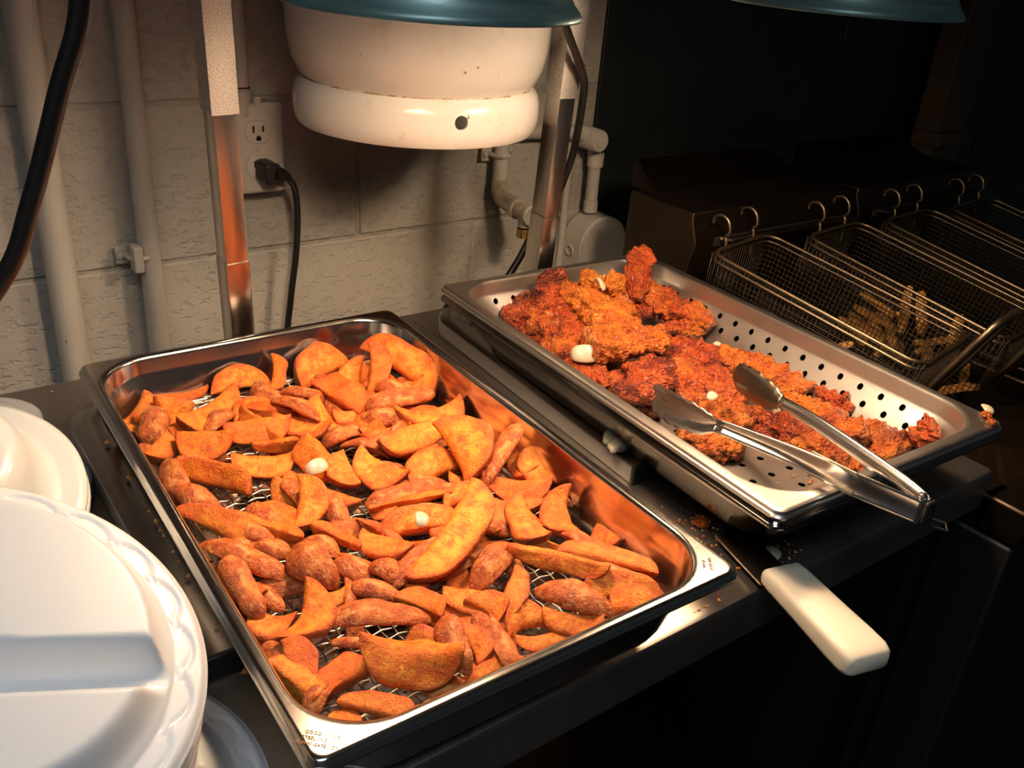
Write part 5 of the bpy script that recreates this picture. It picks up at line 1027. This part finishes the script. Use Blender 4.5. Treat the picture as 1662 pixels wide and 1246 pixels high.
# ------------------------------------------------------------------ white handled scraper under the pan
t = thing('scraper', 'white plastic handled scraper sticking out over the counter edge', 'scraper', (.262, -.238, TOP + .021), math.radians(-14.5))
def cap(y, w, h, r=.006, zo=0.0): return [(x, y, z + zo) for x, z, _ in rrect(w, h, min(r, h / 2.2), 0, 4)]
mb = MB(); mb.loops([cap(.003, .034, .010, .004), cap(.000, .0385, .016), cap(-.010, .0395, .0185), cap(-.050, .0405, .0200), cap(-.085, .0425, .0215), cap(-.100, .0425, .0215), cap(-.1065, .0395, .0190), cap(-.109, .034, .0140, .004)])
obj('handle', mb, M['handle'], t, smooth=180, loc=(0, 0, -.002))
mb = MB(); mb.loops([[(x, y, z) for x, y, z in rrect(.034, .075, .004, zz, 3, 0, .036)] for zz in (-.0125, -.0105)]); obj('blade', mb, M['tong_dark'], t, smooth=30)

# ------------------------------------------------------------------ foam plates, bowls, lids
def plate_mesh(name, D, hi=True, scal=20):
    """inverted three compartment foam plate: plateaus up, scalloped emboss line on the rim"""
    R = D / 2; na = 240 if hi else 72
    if hi: rs = [0, .08, .16, .22] + [.25 + .0125 * k for k in range(45)] + [.82 + .0075 * k for k in range(18)] + [.96, .975, .985, .994, 1.0]
    else: rs = [0, .2, .4, .55, .66, .70, .74, .78, .82, .86, .92, .96, .985, 1.0]
    def smooth(a, b, x):
        t_ = max(0, min(1, (x - a) / (b - a))); return t_ * t_ * (3 - 2 * t_)
    def height(x, y, rr, ang):
        edge = 1 - smooth(.685, .835, rr)
        c_, s_ = math.cos(math.radians(-9.5)), math.sin(math.radians(-9.5))
        u_, v_ = x * c_ + y * s_, -x * s_ + y * c_ + .0208
        k_ = .222 / D
        g = smooth(.0035, .0150, abs(v_ * k_))
        if v_ < 0: g = min(g, smooth(.0035, .0150, abs(u_ * k_ + .012)))
        z = .0185 * min(edge, g) + .0022 * (1 - smooth(.825, .85, rr))
        cen = .857 + .075 * abs(math.sin(ang * scal / 2)) ** .7
        if hi:
            z -= .00125 * math.exp(-((rr - cen) / .0085) ** 2)
            z += .0006 * smooth(cen - .002, cen + .012, rr)
        z -= .0040 * smooth(.955, 1.0, rr)
        return z
    vs = [(0, 0, height(0, 0, 0, 0))]; fs = []
    for rr in rs[1:]:
        for k in range(na):
            a = 2 * PI * k / na; x, y = rr * R * math.cos(a), rr * R * math.sin(a)
            vs.append((x, y, height(x, y, rr, a)))
    for k in range(na): fs.append((0, 1 + k, 1 + (k + 1) % na))
    for i in range(len(rs) - 2):
        for k in range(na):
            k2 = (k + 1) % na; o = 1 + i * na
            fs.append((o + k, o + na + k, o + na + k2, o + k2))
    me = bpy.data.meshes.new(name); me.from_pydata(vs, [], fs); me.materials.append(M['foam']); me.shade_smooth(); return me
rng = random.Random(8)
def frame(n):
    n = Vector(n).normalized(); a = Vector((0, 1, 0)).cross(n).normalized(); return Matrix((a, n.cross(a), n)).transposed()
def place(name, me, loc, n, thick):
    o = link(name, me, None, loc); o.rotation_euler = frame(n).to_euler()
    md = o.modifiers.new('thickness', 'SOLIDIFY'); md.thickness = thick; md.offset = -1; return o
hi_plate, lo_plate = plate_mesh('foam_plate', .222), plate_mesh('foam_plate_plain', .222, False)
big_plate, big_plain = plate_mesh('foam_plate_large', .252), plate_mesh('foam_plate_large_plain', .252, False)
# a level stack of larger plates, topped by a slumped fan of smaller ones
N = 2
for k in range(N):
    top = k == N - 1
    o = place('foam_plate', big_plate if top else big_plain, (-.2895, -.168, TOP + .0055 + k * .0072), (0, 0, 1), .0016)
    tag(o, ('lower of two shaded foam plates lying flat beside the wedge pan', 'upper of two shaded foam plates lying flat beside the wedge pan')[k], 'plate', 'foam plates lying flat')
N = 10; tilt = Vector((.2668, -.2934, 0)); C0 = Vector((-.334, -.182, TOP + .036)); C1 = Vector((-.3066, -.1970, .2735 + .8055))
for k in range(N):
    f = k / (N - 1); top = k == N - 1
    o = place('foam_plate', hi_plate if top else lo_plate, C0.lerp(C1, f), tilt * f + Vector((0, 0, 1)), .0016)
    tag(o, 'big white three compartment foam plate tilted on top in the foreground' if top else f'white foam plate, {("second","third","fourth","fifth","sixth","seventh","eighth","ninth","tenth")[N - 2 - k]} from the top of the slumped foreground pile', 'plate', 'slumped foam plates in the foreground')
def bowl_mesh():
    prof = [(.001, .062), (.046, .062), (.0545, .060), (.0595, .054), (.0630, .043), (.0668, .026), (.0705, .012), (.0745, .0052), (.0795, .0040), (.0835, .0044), (.0865, .0036), (.0895, .0040), (.0925, .0022), (.0950, -.0006), (.0954, -.0020)]
    mb = MB(); mb.lathe(prof, (0, 0, 0), 96); return mb.mesh('foam_bowl', M['foam_bowl'], 180)
bm_ = bowl_mesh(); bn = Vector((-.1645, -.4313, 1)).normalized()
for k in range(2):
    o = place('foam_bowl', bm_, Vector((-.2902, .1016, .1651 + .8055)) - bn * (.012 * k), bn, .0018)
    tag(o, ('upturned white foam bowl tilted behind the foreground plates', 'lower upturned foam bowl nested under the tilted one')[k], 'bowl', 'upturned foam bowls')
def lid_mesh():
    prof = [(.001, .010), (.038, .010), (.0425, .009), (.0445, .0050), (.050, .0040), (.0575, .0044), (.0600, .0030), (.0605, .0005)]
    mb = MB(); mb.lathe(prof, (0, 0, 0), 64); return mb.mesh('plastic_lid', M['lid'], 180)
lm_ = lid_mesh()
for (x, y, lb) in ((-.2500, .3200, 'farthest back behind the bowl'), (-.2360, .1932, 'peeking out right of the bowl'), (-.2385, .0560, 'between the bowl and the foreground plate')):
    for k in range(3):
        o = link('plastic_lid', lm_, None, (x, y, TOP + .0010 + k * .0060)); md = o.modifiers.new('thickness', 'SOLIDIFY'); md.thickness = .0008; md.offset = -1
        tag(o, f'{("bottom", "middle", "top")[k]} clear white plastic lid of the pile {lb}', 'lid', 'plastic lids on the counter')

# ------------------------------------------------------------------ fryers and baskets
def fryer(name, label, x0, x1):
    t = thing(name, label, 'fryer', (x0, -.02, 0))
    w = x1 - x0; yb, yf = .255, -.245
    mb = MB()     # cabinet
    mb.box((w / 2, -.005, .42), (w, .50, .80)); obj('cabinet', mb, M['cabinet'], t, bevel=.004)
    # deck with an open vat: four sides of a frame and the vat walls
    mb = MB(); wy0, wy1 = -.205, .265; zt = .868
    for cx, cy, sx, sy in ((w / 2, -.233, w, .055), (w / 2, .262, w, .035), (.020, .015, .040, .47), (w - .020, .015, .040, .47)):
        mb.box((cx, cy, zt - .022), (sx, sy, .044))
    obj('vat_rim', mb, M['fryer'], t, bevel=.004)
    mb = MB(); mb.box((w / 2, .015, .832), (w - .075, .45, .012)); obj('oil', mb, M['oil'], t, smooth=0)
    # flue box at the back with a tall side profile, hanging rail and riser
    yF, yB, zt2 = .272, .400, 1.046
    mb = MB(); prof = [(yB, .80), (yB, zt2 - .0), (yF, zt2), (yF, zt2 - .012), (yF - .012, zt2 - .040), (yF - .004, zt2 - .075), (yF, zt2 - .11), (yF, .80)]
    mb.loops([[(x, y, z) for y, z in prof] for x in (0, w)]); fb = obj('flue_box', mb, M['fryer'], t, bevel=.002)
    mb = MB(); mb.loops([[(.02, yB - .03, zt2 - .001), (w - .02, yB - .03, zt2 - .001), (w - .02, yB + .02, zt2 - .001), (.02, yB + .02, zt2 - .001)],
                         [(.05, yB + .040, zt2 + .030), (w - .03, yB + .040, zt2 + .030), (w - .03, yB + .050, zt2 + .030), (.05, yB + .050, zt2 + .030)]]); obj('flue_riser', mb, M['fryer'], t, bevel=.002)
    mb = MB(); mb.box((w * .5, yF - .0125, zt2 - .042), (w * .80, .004, .012)); obj('hanger_slot', mb, M['hole'], fb)
    mb = MB(); mb.tube([(.05, yF - .010, zt2 - .040), (.06, yF - .022, zt2 - .040), (w - .03, yF - .022, zt2 - .040), (w - .02, yF - .010, zt2 - .040)], .0055, 10); obj('hanging_rail', mb, M['fryer'], t)
    return t
fryer('deep_fryer', 'dark greasy deep fryer beside the counter, left of the two', .638, 1.015)
fryer('deep_fryer', 'dark deep fryer in the shadow at far right', 1.020, 1.400)

def basket(label, bc, fc, W=.152, D=.125, handle=True):
    """bc, fc: centres of the back and front top rim"""
    bc, fc = Vector(bc), Vector(fc); L = (fc - bc).length
    yv = (bc - fc).normalized(); xv = Vector((yv.y, -yv.x, 0)).normalized(); zv = xv.cross(yv)
    t = thing('fryer_basket', label, 'fryer basket', (bc + fc) / 2)
    t.rotation_euler = Matrix((xv, yv, zv)).transposed().to_euler()
    h = L / 2; tp = .010                                   # slight taper towards the bottom
    def at(u, v): return u - math.copysign(min(abs(u), tp), u) * v / D
    mb = MB()
    mb.tube(rrect(W, L, .022, 0, 5), .0028, 8, closed=True); mb.tube(rrect(W + .002, L + .002, .022, -.0085, 5), .0022, 8, closed=True)
    obj('rim', mb, M['basket'], t, smooth=180)
    mb = MB(); P = .0068; w2, h2 = W / 2, h
    for k in range(int(L / P) + 1):                        # hoops across
        y = -h + .003 + k * P
        if y > h: break
        mb.tube([(-w2, y, 0), (-w2 + tp, y * .96, -D), (w2 - tp, y * .96, -D), (w2, y, 0)], .00055, 4)
    for k in range(int(W / P) + 1):                        # hoops lengthwise
        x = -w2 + .003 + k * P
        if x > w2: break
        mb.tube([(x, -h, 0), (x * .93, -h + tp, -D), (x * .93, h - tp, -D), (x, h, 0)], .00055, 4)
    for k in range(1, int(D / P)):                         # level wires round the walls
        v = k * P * 1.05; s = tp * v / D
        mb.tube(rrect(W - 2 * s, L - 2 * s, .018, -v, 2), .00055, 4, closed=True)
    tag(obj('wire_mesh', mb, M['mesh'], t, smooth=180), kind='stuff')
    for sx in (-.036, .036):                               # hooks at the back
        mb = MB(); mb.tube(catmull([(sx, h - .002, -.03), (sx, h + .004, .004), (sx, h + .008, .012), (sx, h + .004, .020), (sx, h + .010, .033), (sx, h + .022, .038), (sx, h + .033, .032), (sx, h + .033, .022)], 4), .0026, 8)
        obj('hook', mb, M['basket'], t, smooth=180)
    if handle:
        f = -h - .004
        hw = .044
        pts = [(-hw, f + .006, -.075), (-hw, f - .008, -.03), (-hw, f - .030, .045), (-hw + .006, f - .036, .066), (-hw + .014, f - .038, .072), (hw - .014, f - .038, .072), (hw - .006, f - .036, .066), (hw, f - .030, .045), (hw, f - .008, -.03), (hw, f + .006, -.075)]
        for dx in (0, .0075):
            mb = MB(); mb.tube([(x - math.copysign(dx, x), y, z - dx * .6) for x, y, z in pts], .0042, 8); obj('handle_rod', mb, M['basket'], t, smooth=180)
    return t, (bc + fc) / 2, Matrix((xv, yv, zv)).transposed()
B1 = basket('wire fryer basket nearest the chicken pan with an upright handle', (.7080, .2175, 1.0055), (.757, -.086, .9555))
B2 = basket('wire fryer basket second from the chicken pan holding pale chips', (.907, .2065, 1.0055), (.937, -.100, .9555))
B3 = basket('empty wire fryer basket third from the chicken pan', (1.105, .2065, 1.0055), (1.125, -.100, .9555))
B4 = basket('empty wire fryer basket farthest right in the shadow', (1.300, .2065, 1.0055), (1.315, -.100, .9555))
def chips(B, seed, spots, names):
    _, c, R = B; rr = random.Random(seed)
    for k, (x, y, z, L, rz, tilt) in enumerate(spots):
        mb = MB(); s = rr.uniform(.0095, .0125)
        secs = []
        for i in range(6):
            u = -1 + 2 * i / 5; f = 1 if abs(u) < .9 else .7
            secs.append([(u * L / 2, yy * s * f * .5 + .004 * math.sin(u * 2), zz * s * f * .5) for yy, zz in ((-1, -1), (1, -1), (1, 1), (-1, 1))])
        mb.loops(secs); M3 = R @ Euler((rr.uniform(0, 1), tilt, rz)).to_matrix()
        o = obj('potato_chip', mb, M['fry'], None, c + R @ Vector((x, y, z)), smooth=0, bevel=.0015); o.rotation_euler = M3.to_euler()
        tag(o, names(k), 'chip', 'chips in the fryer baskets')
rr = random.Random(3)
side = lambda k, n: 'first second third fourth fifth sixth seventh eighth ninth tenth eleventh twelfth thirteenth fourteenth fifteenth sixteenth seventeenth eighteenth nineteenth twentieth'.split()[k]
sp2 = sorted([(rr.uniform(-.045, .045), rr.uniform(-.12, .06), -.112 + (k // 7) * .012, rr.uniform(.05, .08), rr.uniform(-1.4, 1.4), rr.uniform(-.2, .2)) for k in range(17)], key=lambda s: -s[1])
sp2 += [(.004, .006, -.062, .075, .5, -.75), (.022, -.012, -.062, .068, .7, -.62), (.030, -.065, -.066, .06, .3, -.45)]
chips(B2, 4, sp2, lambda k: (f'fried chip in the second basket, {side(k, 17)} from its back' if k < 17 else ('thick chip leaning highest in the second basket', 'thin chip leaning beside the highest one in the second basket', 'chip tip standing nearest the front of the second basket')[k - 17]))
sp1 = sorted([(rr.uniform(-.042, .042), rr.uniform(-.135, .05), -.113 + (k // 8) * .012, rr.uniform(.05, .075), rr.uniform(-1.4, 1.4), rr.uniform(-.2, .2)) for k in range(20)], key=lambda s: -s[1])
chips(B1, 6, sp1, lambda k: f'fried chip in the first basket, {side(k, 20)} from its back')
